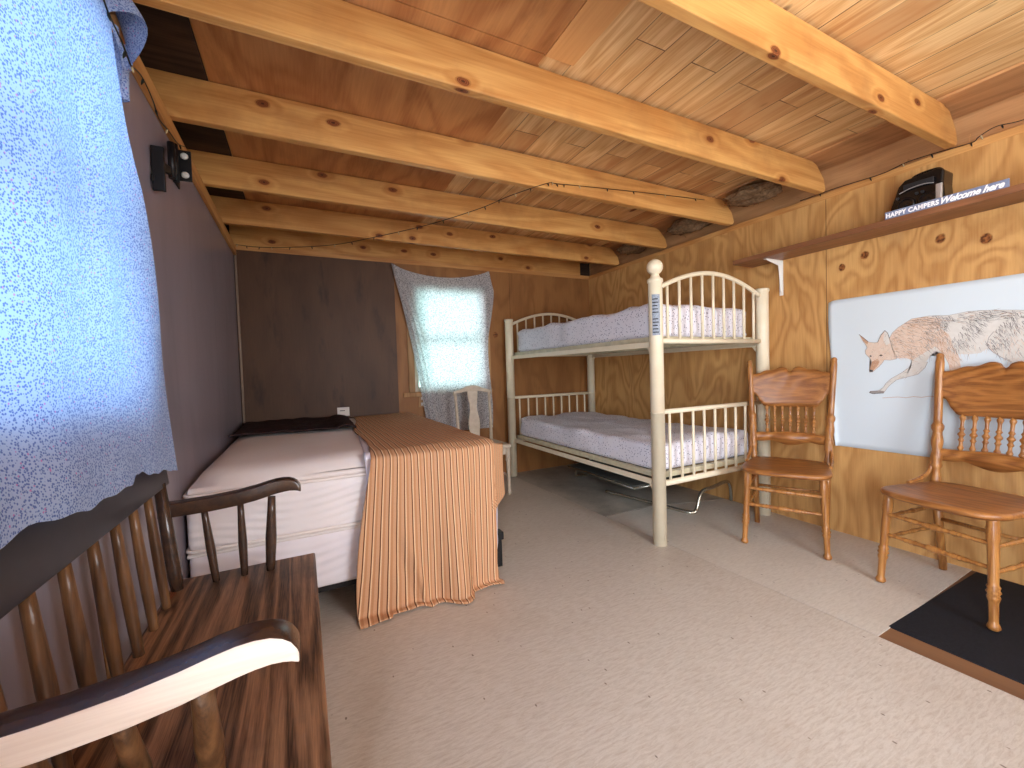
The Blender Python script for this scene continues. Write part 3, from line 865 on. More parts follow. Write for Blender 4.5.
# ------------------------------------------------------------------ white chair by the window
def white_chair():
    t = thing('splat_back_chair', 'small chipped white chair with a vase splat in front of the far curtain', 'chair', (1.385, 3.40, 0), R(-3))
    mt = M['white_paint']
    b = MB(); b.prism([(-0.20,-0.20),(0.20,-0.20),(0.17,0.17),(-0.17,0.17)], lambda a,c,z:(a,c,z), 0.40, 0.432); b.build('seat', mt, t, bevel=0.007)
    b = MB(); b.prism([(-0.18,-0.18),(0.18,-0.18),(0.155,0.155),(-0.155,0.155)], lambda a,c,z:(a,c,z), 0.345, 0.40); b.build('apron', mt, t)
    for s in (-1,1):
        b = MB(); b.lathe((s*0.175,-0.175,0.40),(s*0.178,-0.18,0),[(0,0.020),(0.2,0.020),(0.25,0.024),(0.3,0.017),(0.9,0.013),(0.95,0.017),(1,0.012)],10); b.build('leg', mt, t)
        b = MB(); b.cyl((s*0.155,0.155,0.41),(s*0.16,0.19,0),0.017,0.014,10); b.build('leg', mt, t)
        b = MB(); b.tube([(s*0.155,0.16,0.42),(s*0.158,0.17,0.6),(s*0.160,0.19,0.76),(s*0.162,0.205,0.868)],[0.015,0.014,0.013,0.013],10); b.build('back_post', mt, t)
    top = [(-0.185,0.845),(-0.18,0.885),(-0.10,0.905),(-0.05,0.928),(0,0.934),(0.05,0.928),(0.10,0.905),(0.18,0.885),(0.185,0.845),(0.15,0.862),(0.09,0.875),(0.045,0.880),(-0.045,0.880),(-0.09,0.875),(-0.15,0.862)]
    b = MB(); b.prism(top, lambda a,z,th:(a,th+0.205,z), -0.011, 0.011); b.build('crest_rail', mt, t, bevel=0.004)
    half = [(0.050,0.885),(0.046,0.82),(0.033,0.75),(0.034,0.70),(0.052,0.62),(0.055,0.56),(0.046,0.50),(0.040,0.43)]
    sp = half + [(-a,z) for a,z in reversed(half)]
    b = MB(); b.prism(sp, lambda a,z,th:(a, th+0.16+0.045*(z-0.43)/0.455, z), -0.007, 0.007); b.build('splat', mt, t, bevel=0.003)
    for s in (-1,1):
        b = MB(); b.cyl((s*0.176,-0.17,0.16),(s*0.158,0.17,0.16),0.009,seg=8); b.build('stretcher', mt, t)
white_chair()

# ------------------------------------------------------------------ bunk bed
PX0, PX1, PY0, PY1 = 1.862, 2.856, 1.815, 3.745
def bunk():
    t = thing('bunk_bed', 'cream metal bunk bed with arched spindle ends along the right wall', 'bunk bed', (2.36, 2.78, 0))
    L = Vector(t.location); mt = M['cream']
    def W(b):
        for v in b.bm.verts: v.co -= L
        return b
    for x, y in ((PX0,PY0),(PX1,PY0),(PX0,PY1),(PX1,PY1)):
        ball = (x == PX0 and y == PY0)
        b = MB()
        r = 0.040
        b.lathe((x,y,0),(x,y,1.565),[(0,r),(0.5,r),(0.5,r*1.02),(0.503,r*1.02),(0.503,r),(0.985,r),(0.987,r*1.12),(0.997,r*1.12),(1,r)],20)
        o = W(b).build('post', mt, t)
        if ball:
            b = MB(); b.lathe((x,y,1.562),(x,y,1.60),[(0,0.036),(0.4,0.026),(0.8,0.022),(1,0.026)],16); b.sphere((x,y,1.632),0.046,20,14)
            W(b).build('ball_finial', mt, o)
    # ends
    for y in (PY0, PY1):
        pts = []
        for k in range(25):
            a = k/24; pts.append((PX0+0.03+(PX1-PX0-0.06)*a, y, 1.515+0.118*math.sin(math.pi*a)**0.9))
        b = MB(); b.tube(pts, 0.014, 10); W(b).build('arched_rail', mt, t)
        b = MB(); b.cyl((PX0,y,1.205),(PX1,y,1.205),0.0155); W(b).build('end_rail', mt, t)
        b = MB(); b.cyl((PX0,y,0.785),(PX1,y,0.785),0.0145); W(b).build('end_rail', mt, t)
        b = MB(); b.cyl((PX0,y,0.358),(PX1,y,0.358),0.018); W(b).build('end_rail', mt, t)
        for k in range(9):
            x = PX0 + 0.095 + (PX1-PX0-0.19)*k/8
            a = (x-(PX0+0.03))/(PX1-PX0-0.06)
            b = MB(); b.cyl((x,y,1.21),(x,y,1.515+0.118*math.sin(math.pi*a)**0.9),0.0085,seg=10); W(b).build('spindle', mt, t)
            b = MB(); b.cyl((x,y,0.362),(x,y,0.785),0.0085,seg=10); W(b).build('spindle', mt, t)
    # side rails (angle section) + mattress platforms
    for z in (1.195, 0.372):
        for x, s in ((PX0,1),(PX1,-1)):
            b = MB()
            b.box(min(x-0.004*s,x+0.004*s),max(x-0.004*s,x+0.004*s),PY0,PY1,z-0.026,z+0.008)
            b.box(min(x,x+s*0.035),max(x,x+s*0.035),PY0,PY1,z-0.024,z-0.018)
            W(b).build('side_rail', mt, t, bevel=0.002)
        b = MB()
        x0, x1, y0, y1 = PX0+0.035, PX1-0.035, PY0+0.03, PY1-0.03
        zz = z; z = z+0.004
        b.box(x0,x0+0.03,y0,y1,z+0.004,z+0.036); b.box(x1-0.03,x1,y0,y1,z+0.004,z+0.036)
        b.box(x0,x1,y0,y0+0.03,z+0.004,z+0.036); b.box(x0,x1,y1-0.03,y1,z+0.004,z+0.036)
        W(b).build('mattress_frame', M['cream_rail'], t, bevel=0.002)
        for k in range(9):
            y = y0+0.12+(y1-y0-0.24)*k/8
            b = MB(); b.box(x0+0.001,x1-0.001,y-0.012,y+0.012,z+0.012,z+0.033); W(b).build('slat', M['cream_rail'], t)
        z = zz
        for x in (PX0, PX1):
            for y, s in ((PY0,1),(PY1,-1)):
                b = MB(); b.prism([(0.036,0),(0.075,0),(0.036,-0.05)], lambda a,c,th:(x+th, y+s*a, z-0.022+c), -0.006, 0.006); W(b).build('rail_hook', mt, t)
    # sticker on the near post
    b = MB()
    def st(s, q):
        a = R(196+64*s); return Vector((PX0+math.cos(a)*0.0408, PY0+math.sin(a)*0.0408, 1.235+0.235*q))-L
    b.grid(st, 10, 2)
    o = b.build('warning_label', M['label_blue'], t); o['label'] = 'grey printed warning label stuck on the near post'
    b = MB()
    for k in range(11):
        z0 = 1.25+k*0.019
        if k == 5: continue
        def ln(s, q, z0=z0, e=0.85-0.25*((k*7)%3)/3):
            a = R(200+56*s*e); return Vector((PX0+math.cos(a)*0.0412, PY0+math.sin(a)*0.0412, z0+0.006*q))-L
        b.grid(ln, 6, 1)
    b.build('printed_text', M['ink'], t)
    b = MB(); b.sphere((PX0+0.037,PY0-0.016,1.512),0.006,8,6); W(b).build('bolt', M['black_metal'], t)
bunk()

def bunk_mattress(name, label, z0, th, seed, sag):
    t = thing(name, label, 'mattress', (2.365, 2.78, z0))
    L = Vector(t.location)
    x0,x1,y0,y1 = PX0+0.055, PX1-0.055, PY0+0.06, PY1-0.06
    b = MB()
    nx, ny, nz = 30, 50, 6
    def shape(p):
        x, y, z = p
        q = Vector((x*3.2, y*2.6, z*3+seed))
        w = noise.noise(q)*0.012 + noise.noise(q*3.1)*0.008
        # creases running diagonally
        cr = math.sin((y*1.9 + x*1.2 + z*5 + seed)*7 + 2.5*noise.noise((x*2,y*2,seed)))
        w += 0.007*max(0, cr)**4
        return w
    old = []
    b.box(x0,x1,y0,y1,z0,z0+th,0.045,4)
    bmesh.ops.subdivide_edges(b.bm, edges=[e for e in b.bm.edges if e.calc_length() > 0.3], cuts=26, use_grid_fill=True)
    for v in b.bm.verts:
        d = (v.co - Vector(((x0+x1)/2,(y0+y1)/2,z0+th/2)))
        w = shape(v.co)
        if v.co.z > z0+0.03:
            n = Vector((d.x/(x1-x0)*2, d.y/(y1-y0)*2, d.z/th*2)); 
            n = Vector((n.x if abs(n.x)>0.9 else 0, n.y if abs(n.y)>0.9 else 0, n.z if n.z>0.7 else 0))
            v.co += n*w*1.6
            if n.z: v.co.z -= sag*math.sin(math.pi*(v.co.y-y0)/(y1-y0))
    for f in b.bm.faces: f.smooth = True
    for v in b.bm.verts: v.co -= L
    b.build('fitted_sheet', M['sheet_print'], t)
    b = MB(); b.box(x0+0.02,x1-0.02,y0+0.02,y1-0.02,z0-0.0005,z0+0.02,0.008)
    for v in b.bm.verts: v.co -= L
    b.build('mattress_base', M['cot_deck'], t)
    return t
bunk_mattress('bunk_mattress', 'upper bunk mattress in a white dotted fitted sheet', 1.232, 0.205, 1.0, 0.0)
bunk_mattress('bunk_mattress', 'lower bunk mattress in a wrinkled white dotted fitted sheet', 0.409, 0.175, 6.0, 0.01)

# folded cot under the bunk
t = thing('folding_cot', 'folded cot with bent chrome legs pushed under the bunk bed', 'cot', (2.55, 2.5, 0))
L = Vector(t.location)
def smooth_path(pts, n=6):
    out = []
    P = [Vector(p) for p in pts]
    P = [P[0]] + P + [P[-1]]
    for i in range(1, len(P)-2):
        for k in range(n):
            s = k/n; a,b_,c,d = P[i-1],P[i],P[i+1],P[i+2]
            out.append(0.5*((2*b_)+(c-a)*s+(2*a-5*b_+4*c-d)*s*s+(3*b_-a-3*c+d)*s**3))
    out.append(P[-2]); return out
b = MB(); b.tube([p-L for p in smooth_path([(2.22,2.75,0.03),(2.33,2.38,0.022),(2.40,2.12,0.014),(2.44,2.06,0.014),(2.47,2.055,0.045),(2.51,2.06,0.13),(2.56,2.065,0.155),(2.66,2.07,0.16),(2.80,2.08,0.175),(2.86,2.085,0.15),(2.885,2.09,0.06),(2.89,2.095,0.014)])], 0.0125, 10); b.build('bent_leg', M['chrome'], t)
b = MB(); b.tube([p-L for p in [Vector((2.30,2.50,0.10)),Vector((2.80,2.35,0.15)),Vector((2.84,3.4,0.15)),Vector((2.30,3.4,0.10)),Vector((2.30,2.50,0.10))]], 0.0125, 8); b.build('deck_frame', M['chrome'], t)
b = MB(); b.prism([(2.31,2.52),(2.79,2.37),(2.83,3.38),(2.31,3.38)], lambda a,c,z:(a-L.x,c-L.y,z+0.1+0.05*(a-2.31)/0.5), 0.0, 0.016); b.build('canvas_deck', M['cot_deck'], t)
b = MB(); b.tube([p-L for p in smooth_path([(2.34,3.3,0.10),(2.36,3.34,0.014),(2.78,3.34,0.014),(2.80,3.3,0.14)])], 0.0125, 8); b.build('bent_leg', M['chrome'], t)

# ------------------------------------------------------------------ oak chairs
def turned(b, p, q, r, beads=(), seg=14, taper=(1,1), foot=False):
    """turned member: base radius r, beads at t with relative radius"""
    prof = []
    N = 44
    for k in range(N+1):
        s = k/N
        rr = r*(taper[0]+(taper[1]-taper[0])*s)
        for (bt, bw, br) in beads:
            rr += 1.5*r*br*math.exp(-((s-bt)/bw)**2)
        prof.append((s, rr))
    b.lathe(p, q, prof, seg)
def oak_chair():
    t = thing('pressed_back_chair', 'golden oak pressed-back chair beside the bunk bed, its back to the wall', 'chair', (2.39,1.405,0), 0)
    ok, ox = M['oak'], M['oak_x']
    # seat: saddle, wider in front, rounded corners
    out = []
    for k in range(48):
        a = 2*math.pi*k/48; ca, sa = math.cos(a), math.sin(a)
        e = 0.42
        px = math.copysign(abs(ca)**e, ca)*0.228; py = math.copysign(abs(sa)**e, sa)*0.212
        w = 1.0 - 0.13*(py+0.212)/0.424
        bow = -0.022*(1-(px/0.228)**2) if py < 0 else 0
        out.append((px*w, py+bow+0.180))
    b = MB()
    rings = []
    for (sc, z) in ((0.93,0.418),(0.985,0.425),(1.0,0.436),(0.985,0.446),(0.94,0.450),(0.6,0.444),(0.2,0.441)):
        rings.append([b.bm.verts.new((x*sc, (y-0.18)*sc+0.18, z)) for x, y in out])
    for r0, r1 in zip(rings, rings[1:]): b.bridge(r0, r1)
    b._f(list(reversed(rings[0]))); b._f(rings[-1], True)
    b.build('seat', ox, t)
    for s in (-1, 1):
        b = MB(); turned(b, (s*0.178,0.02,0.425), (s*0.196,-0.008,0.0), 0.0185, ((0.10,0.012,0.16),(0.145,0.012,0.2),(0.19,0.012,0.16),(0.62,0.014,0.22),(0.66,0.012,0.25),(0.71,0.02,0.2),(0.97,0.02,0.28)), taper=(1.02,0.72)); b.build('leg', ok, t)
        b = MB(); b.tube([(s*0.185,0.405,0.0),(s*0.187,0.378,0.22),(s*0.19,0.358,0.42)],[0.015,0.018,0.020],12); b.build('leg', ok, t)
        # back post, raked, turned rings
        b = MB(); turned(b, (s*0.190,0.356,0.40), (s*0.226,0.455,1.062), 0.0165, ((0.08,0.02,0.2),(0.18,0.012,0.3),(0.215,0.010,0.28),(0.25,0.03,0.3),(0.36,0.05,0.3),(0.45,0.012,0.35),(0.48,0.010,0.35),(0.99,0.012,-0.25)), taper=(0.95,1.05)); b.sphere((s*0.226,0.455,1.062),0.0155,12,8); b.build('back_post', ok, t)
        # bent hip brace from post to seat
        b = MB(); b.tube(smooth_path([(s*0.206,0.372,0.585),(s*0.210,0.366,0.53),(s*0.212,0.345,0.488),(s*0.214,0.30,0.463),(s*0.213,0.24,0.453),(s*0.210,0.20,0.450)]), 0.0095, 10); b.build('hip_brace', ok, t)
        for z, y0, y1 in ((0.315,0.012,0.368),(0.215,0.006,0.378)):
            b = MB(); turned(b, (s*0.186,y0,z), (s*0.187,y1,z+0.01), 0.0085, ((0.3,0.03,0.2),(0.5,0.03,0.3),(0.7,0.03,0.2)), 10); b.build('stretcher', ok, t)
    for z in (0.328, 0.232):
        beads = tuple((k, 0.011, 0.32) for k in (0.22,0.27,0.32,0.45,0.5,0.55,0.68,0.73,0.78)) + ((0.5,0.12,0.25),)
        b = MB(); turned(b, (-0.186,0.008,z), (0.186,0.008,z), 0.009, beads, 10); b.build('stretcher', ok, t)
    b = MB(); b.cyl((-0.186,0.372,0.26),(0.186,0.372,0.26),0.009,seg=10); b.build('stretcher', ok, t)
    def rake(z): return 0.356 + 0.099*(z-0.40)/0.662
    bow = lambda a: 0.030*(1-(a/0.22)**2)
    # crest: pressed carved top rail with scalloped outline
    def crest_top(a):
        a = abs(a); 
        return 0.985 + 0.042*math.exp(-((a-0.045)/0.05)**2) + 0.020*math.exp(-((a-0.13)/0.035)**2) - (0.008 if a < 0.012 else 0)
    def crest_bot(a):
        a = abs(a)
        pts = [(0,0.772),(0.134,0.772),(0.146,0.778),(0.154,0.792),(0.162,0.800),(0.170,0.812),(0.178,0.832),(0.188,0.848),(0.198,0.853),(0.215,0.852)]
        for (p, u), (q, w) in zip(pts, pts[1:]):
            if a <= q: return u+(w-u)*(a-p)/(q-p)
        return 0.852
    b = MB(); n = 72; G = []
    for i in range(n+1):
        a = -0.212+0.424*i/n; z0, z1 = crest_bot(a), crest_top(a)
        col_f, col_b = [], []
        for j in range(9):
            z = z0+(z1-z0)*j/8
            y = rake(z)+bow(a)
            emb = 0.003*math.sin(a*70)*math.sin((z-0.9)*60)*math.exp(-((a)/0.11)**2-((z-0.93)/0.06)**2)
            rim = 0.004 if (j in (0,8)) else 0
            col_f.append(b.bm.verts.new((a, y-0.010-emb+rim, z))); col_b.append(b.bm.verts.new((a, y+0.010, z)))
        G.append((col_f, col_b))
    for i in range(n):
        for j in range(8):
            b._f([G[i][0][j],G[i+1][0][j],G[i+1][0][j+1],G[i][0][j+1]], True); b._f([G[i][1][j],G[i][1][j+1],G[i+1][1][j+1],G[i+1][1][j]], True)
        b._f([G[i][0][8],G[i+1][0][8],G[i+1][1][8],G[i][1][8]]); b._f([G[i][0][0],G[i][1][0],G[i+1][1][0],G[i+1][0][0]])
    for k in (0, n):
        for j in range(8): b._f([G[k][0][j],G[k][0][j+1],G[k][1][j+1],G[k][1][j]])
    b.build('carved_crest_rail', M['oak_x'], t)
    # lower rail, wavy
    b = MB(); G = []
    for i in range(n+1):
        a = -0.2+0.4*i/n
        z1 = 0.606+0.010*math.exp(-(a/0.07)**2); z0 = 0.548 - 0.018*math.exp(-(a/0.06)**2) + 0.008*math.exp(-((abs(a)-0.1)/0.03)**2)
        y = rake(0.575)+bow(a)
        G.append([b.bm.verts.new(p) for p in ((a,y-0.010,z0),(a,y-0.010,z1),(a,y+0.010,z1),(a,y+0.010,z0))])
    for i in range(n):
        for j in range(4): b._f([G[i][j],G[i][(j+1)%4],G[i+1][(j+1)%4],G[i+1][j]], j in (0,2))
    b._f(G[0]); b._f(list(reversed(G[-1]))); b.build('lower_rail', M['oak_x'], t)
    for k in range(7):
        a = -0.126+0.042*k
        b = MB(); turned(b, (a*0.97, rake(0.6)+bow(a), 0.604), (a, rake(0.78)+bow(a), 0.778), 0.0068, ((0.08,0.05,0.5),(0.30,0.03,0.5),(0.45,0.05,0.75),(0.6,0.03,0.5),(0.90,0.06,0.5)), 10); b.build('spindle', ok, t)
    return t
c1 = oak_chair()
# facing: local +v (back, y) points to the wall
def aim(o, x, y, th):
    o.location = (x, y, 0); o.rotation_euler = (0, 0, th - math.pi/2)
aim(c1, 2.385, 1.405, 0.445)
c2 = copy_tree(c1)
c2.location.z = 0.0
c2['label'] = 'golden oak pressed-back chair on the black mat, in front of the animal poster'
aim(c2, 2.385, 0.785, -0.195)
c2.location.z = 0.002
c1['group'] = c2['group'] = 'pair of pressed-back oak chairs'

# ------------------------------------------------------------------ shelf, radio, sign
t = thing('wall_shelf', 'long dark brown plank shelf bracketed high on the right wall', 'shelf', (XR, 0.9, 1.742))
SX = 2.715
b = MB(); b.box(SX-XR, -0.001, -1.4, 1.03, 0, 0.030); b.build('shelf_board', M['shelf'], t, bevel=0.003)
for y in (0.825, -0.55):
    b = MB(); b.box(-0.006,-0.001,y-0.012,y+0.012,-0.235,-0.001); b.box(-0.175,-0.001,y-0.012,y+0.012,-0.006,-0.001)
    b.prism([(-0.001,-0.001),(-0.17,-0.001),(-0.15,-0.012),(-0.035,-0.035),(-0.014,-0.20),(-0.001,-0.23)], lambda a,c,th:(a,y+th,c), -0.002, 0.002)
    b.build('shelf_bracket', M['white_metal'], t, bevel=0.0015)

t = thing('radio', 'black portable radio standing on the wall shelf behind the sign', 'radio', (2.83, 0.965, 1.7725))
def rp(a, z, th): return (th + 0.10*max(0,z-0.02)*0.6, a, z)
b = MB(); b.prism([(0.125,0.0),(0.118,0.05),(0.085,0.165),(0.06,0.19),(-0.06,0.20),(-0.088,0.185),(-0.086,0.12),(-0.098,0.0)], rp, -0.055, 0.055); b.build('case', M['black_gloss'], t, bevel=0.008)
for y in (0.052, -0.030):
    b = MB(); b.lathe((-0.040,y,0.062),(-0.060,y,0.062),[(0,0.037),(0.8,0.037),(1,0.033),(1.0,0.028),(0.7,0.012),(0.9,0.004)],20); b.build('speaker', M['black_gloss'], t)
for y in (0.085, 0.010, -0.012):
    b = MB(); b.cyl((-0.050,y,0.105),(-0.060,y,0.105),0.007,0.006,12); b.build('knob', M['grey_gloss'], t)
b = MB(); b.box(-0.062,-0.05,-0.055,0.060,0.135,0.162,0.003); b.build('display_window', M['grey_gloss'], t)
b = MB(); b.box(-0.064,-0.05,-0.086,-0.062,0.02,0.12,0.005); b.build('side_strip', M['silver'], t)
b = MB(); 
b.tube(smooth_path([(-0.060,0.075,0.125),(-0.062,0.03,0.136),(-0.062,-0.02,0.138),(-0.060,-0.055,0.130)]),0.0022,6)
b.build('carry_trim', M['silver'], t)
b = MB(); b.tube([p for p in smooth_path([(0.02,0.055,0.185),(0.02,0.04,0.212),(0.02,-0.04,0.216),(0.02,-0.065,0.192)])],0.008,8); b.build('handle', M['black_gloss'], t)

def text_mesh(body, size, shear=0.0, offset=0.0, extrude=0.0012, space=1.0):
    cu = bpy.data.curves.new('lettering', 'FONT'); cu.body = body; cu.size = size; cu.shear = shear; cu.offset = offset; cu.extrude = extrude; cu.space_character = space
    o = bpy.data.objects.new('lettering', cu); COL.objects.link(o)
    bpy.context.view_layer.update()
    me = bpy.data.meshes.new_from_object(o.evaluated_get(bpy.context.evaluated_depsgraph_get()))
    bpy.data.objects.remove(o); bpy.data.curves.remove(cu)
    return me
t = thing('shelf_sign', 'narrow grey-blue sign reading HAPPY CAMPERS Welcome here on the shelf front', 'sign', (SX+0.012, 0.868, 1.7725))
b = MB(); b.box(-0.006,0.006,-0.212,0.212,0,0.037,0.001); b.build('sign_board', M['sign'], t)
def put_text(body, y_start, width, h, shear, z0, space=1.0, off=0.0):
    me = text_mesh(body, 0.04, shear, off, 0.0010, space)
    xs = [v.co.x for v in me.vertices]; ys = [v.co.y for v in me.vertices]
    sx = width/(max(xs)-min(xs)); sy = h/(max(ys)-min(ys))
    x0, yb = min(xs), min(ys)
    for v in me.vertices:
        x, y, z = v.co
        v.co = (-0.0068 - z*0.5, y_start - (x-x0)*sx, z0 + (y-yb)*sy)
    me.materials.append(M['sign_white'])
    o = bpy.data.objects.new('lettering', me); COL.objects.link(o); o.parent = t
put_text('HAPPY CAMPERS', 0.207, 0.200, 0.0235, 0.0, 0.006, 1.12, 0.0019)
put_text('Welcome here', -0.001, 0.200, 0.030, 0.42, 0.004, 0.95, 0.0014)

# ------------------------------------------------------------------ poster
def poster():
    t = thing('animal_poster', 'white paper poster of a sketched coyote tacked to the right wall', 'poster', (XR, 0.85, 1.0))
    L = Vector(t.location)
    y0, y1 = -0.05, 1.437
    b = MB()
    def fn(s, q):
        y = y1 + (y0-y1)*s; z = 0.535 + (1.424-0.535)*q
        if s == 0: y += 0.004*math.sin(q*9)
        yy = y
        if s < 0.03: yy = y - (1-q)**2*0.055*(1-s/0.03)*0.7
        x = XR - 0.004 - 0.020*math.exp(-s/0.02)*(1-q)**1.3 - 0.006*math.exp(-s/0.03)*abs(math.sin(q*5))
        if s < 0.015 and q > 0.985: z -= 0.012*(1-s/0.015)
        return Vector((x, yy, z)) - L
    b.grid(fn, 80, 30); b.build('paper', M['paper'], t, solid=0.0008)
    # drawing: layered flat shapes just proud of the paper, (pixel-free) coordinates in metres
    def P(u, v): return (1.437 - u, 0.535 + v)          # u from the left edge, v from the bottom
    inks = [plain('sketch tan', (216,190,168), 0.7, 0.1, mott=0.8, mscale=60, mcol=(222,206,192)),
            plain('sketch pale', (216,212,204), 0.7, 0.1, mott=0.6, mscale=50, mcol=(204,198,188)),
            plain('sketch grey', (150,144,140), 0.7, 0.1, mott=0.4, mscale=80, mcol=(160,150,144)),
            plain('sketch brown', (186,144,114), 0.7, 0.1, mott=0.5, mscale=80, mcol=(208,170,140)),
            plain('sketch black', (78,74,74), 0.7, 0.1)]
    b = MB()
    xbase = XR - 0.0052
    def poly(pts, mi, lay):
        b.mi = mi
        vs = [b.bm.verts.new(Vector((xbase-0.00025*lay, y, z))-L) for y, z in pts]
        f = b._f(vs)
        if f: bmesh.ops.triangulate(b.bm, faces=[f])
    def stroke(y, z, ang, ln, w, mi, lay):
        b.mi = mi
        dy, dz = math.cos(ang)*ln, math.sin(ang)*ln; ny, nz = -math.sin(ang)*w/2, math.cos(ang)*w/2
        x = xbase-0.00025*lay
        b._f([b.bm.verts.new(Vector(p)-L) for p in ((x,y-ny,z-nz),(x,y+ny,z+nz),(x,y+dy,z+dz))])
    def line(pts, w, mi, lay):
        for (a, c), (d, e) in zip(pts, pts[1:]):
            an = math.atan2(e-c, d-a); ln = math.hypot(d-a, e-c)
            ny, nz = -math.sin(an)*w/2, math.cos(an)*w/2; x = xbase-0.00025*lay; b.mi = mi
            b._f([b.bm.verts.new(Vector(p)-L) for p in ((x,a-ny,c-nz),(x,a+ny,c+nz),(x,d+ny,e+nz),(x,d-ny,e-nz))])
    def inside(pt, pts):
        x, y = pt; r = False; j = len(pts)-1
        for i in range(len(pts)):
            (xi, yi), (xj, yj) = pts[i], pts[j]
            if (yi > y) != (yj > y) and x < (xj-xi)*(y-yi)/(yj-yi)+xi: r = not r
            j = i
        return r
    # (y, z) on the wall ; y decreases to the right of the picture
    head = [(1.2831,1.2053),(1.2594,1.1828),(1.2379,1.1586),(1.213,1.1523),(1.1949,1.1531),(1.1796,1.1904),(1.1619,1.2161),(1.1496,1.2019),(1.141,1.1708),(1.1333,1.14),(1.1274,1.1051),(1.1104,1.072),(1.1104,1.0559),(1.1378,1.0494),(1.1639,1.0525),(1.1746,1.0331),(1.1862,1.0179),(1.2071,0.9961),(1.2181,0.9851),(1.2328,0.9853),(1.2347,0.9965),(1.2272,1.0211),(1.2225,1.0434),(1.2308,1.0639),(1.2512,1.0896),(1.253,1.11),(1.2436,1.1252),(1.2492,1.1402),(1.268,1.1721)]
    body = [(1.141,1.1708),(1.1289,1.1999),(1.1035,1.2263),(1.046,1.2671),(0.9759,1.2736),(0.9025,1.267),(0.8334,1.277),(0.7556,1.2726),(0.6711,1.2606),(0.6257,1.2516),(0.5821,1.2311),(0.5504,1.1976),(0.5397,1.1465),(0.5601,1.098),(0.6027,1.0837),(0.647,1.0513),(0.6934,1.0264),(0.7298,1.055),(0.7687,1.0939),(0.7931,1.0719),(0.8327,1.0672),(0.8669,1.0708),(0.895,1.0771),(0.9165,1.0633),(0.9532,1.0901),(0.972,1.0658),(0.9872,1.0379),(1.0421,1.046),(1.0704,1.0575),(1.1104,1.0591),(1.1274,1.1051)]
    neck = [(1.141,1.1708),(1.1289,1.1999),(1.1035,1.2263),(1.046,1.2671),(0.9912,1.2725),(0.9313,1.2529),(0.9386,1.2041),(1.0222,1.1249),(1.0623,1.0803),(1.0787,1.06),(1.1104,1.0591),(1.1274,1.1051)]
    shoulder = [(0.9312,1.2033),(0.9023,1.1709),(0.888,1.111),(0.8669,1.0611),(0.8598,1.0104),(0.8821,1.0109),(0.902,1.0331),(0.9274,1.0787),(0.9532,1.1152),(0.9911,1.0871),(1.0421,1.046),(1.0787,1.0621),(1.0541,1.1114),(0.9911,1.1585)]
    legf = [(0.9532,1.1173),(0.9312,1.1735),(0.8951,1.1507),(0.8795,1.0812),(0.8598,1.0075),(0.8459,0.9252),(0.832,0.8292),(0.8217,0.753),(0.8399,0.7417),(0.8663,0.8273),(0.8876,0.9246),(0.902,1.0232),(0.9237,1.0786)]
    legx = [(1.0461,1.0482),(1.0477,1.0168),(1.087,0.9805),(1.1336,0.9473),(1.1571,0.921),(1.1686,0.8988),(1.1865,0.8784),(1.2276,0.875),(1.2332,0.8658),(1.2184,0.8606),(1.1678,0.8658),(1.1537,0.8903),(1.1423,0.9081),(1.1105,0.941),(1.0705,0.9539),(1.0206,0.9706),(0.9925,1.0053),(0.9818,1.0357)]
    paw = [(1.2276,0.875),(1.2332,0.8658),(1.2184,0.8606),(1.1678,0.8658),(1.1643,0.8769),(1.1865,0.8795)]
    hind = [(0.7489,1.1708),(0.7645,1.1446),(0.7713,1.108),(0.7548,1.0792),(0.7267,1.0503),(0.6922,1.0246),(0.6636,0.9455),(0.6572,0.8211),(0.634,0.7697),(0.6062,0.7722),(0.6234,0.8758),(0.6184,0.9631),(0.597,1.0405),(0.6029,1.1267),(0.6421,1.1824),(0.7002,1.1931)]
    nose = [(1.2328,0.9853),(1.2181,0.9851),(1.2162,0.9963),(1.2328,0.9988)]
    muz = [(1.2225,1.0434),(1.2272,1.0211),(1.2347,0.9965),(1.2162,0.9929),(1.2016,1.0094),(1.1862,1.0422),(1.1951,1.0591)]
    ear1 = [(1.2831,1.2053),(1.2379,1.1586),(1.2435,1.1455),(1.2595,1.1602)]
    ear2 = [(1.1619,1.2161),(1.1479,1.1931),(1.1393,1.1436),(1.1567,1.134),(1.1681,1.1621),(1.1672,1.1948)]
    eye1 = [(1.1888,1.0777),(1.1798,1.0839),(1.1709,1.0791),(1.1798,1.0729)]
    eye2 = [(1.2335,1.0775),(1.227,1.0817),(1.2206,1.0746),(1.2289,1.0705)]
    ground = [(1.1732,0.8379),(1.1381,0.8428),(1.1039,0.8464),(1.0705,0.8436),(1.0381,0.8514),(1.0064,0.8486),(0.9756,0.856),(0.9307,0.8539),(0.8594,0.855)]
    poly(legx, 1, 1); poly(body, 1, 2); poly(neck, 0, 3); poly(shoulder, 0, 3.2); poly(legf, 0, 3.4); poly(hind, 1, 3.6); poly(head, 0, 4)
    poly(muz, 3, 5); poly(nose, 4, 6); poly(ear1, 3, 5); poly(ear2, 1, 5); poly(eye1, 4, 6); poly(eye2, 4, 6); poly(paw, 2, 5)
    rnd = random.Random(3)
    def fill(pts, n, mis, ang, spread, ln, w, lay, test=None):
        ys = [p[0] for p in pts]; zs = [p[1] for p in pts]; c = 0
        while c < n:
            p = (rnd.uniform(min(ys),max(ys)), rnd.uniform(min(zs),max(zs)))
            if not inside(p, pts) or (test and not test(*p)): 
                c += 0.2; continue
            stroke(p[0], p[1], (ang(*p) if callable(ang) else ang)+rnd.gauss(0,spread), ln*rnd.uniform(0.6,1.4), w, rnd.choice(mis), lay+rnd.random())
            c += 1
    mid = lambda y, z: y < 1.0 and z > 1.09 and math.sin(y*48+z*26) > -0.25
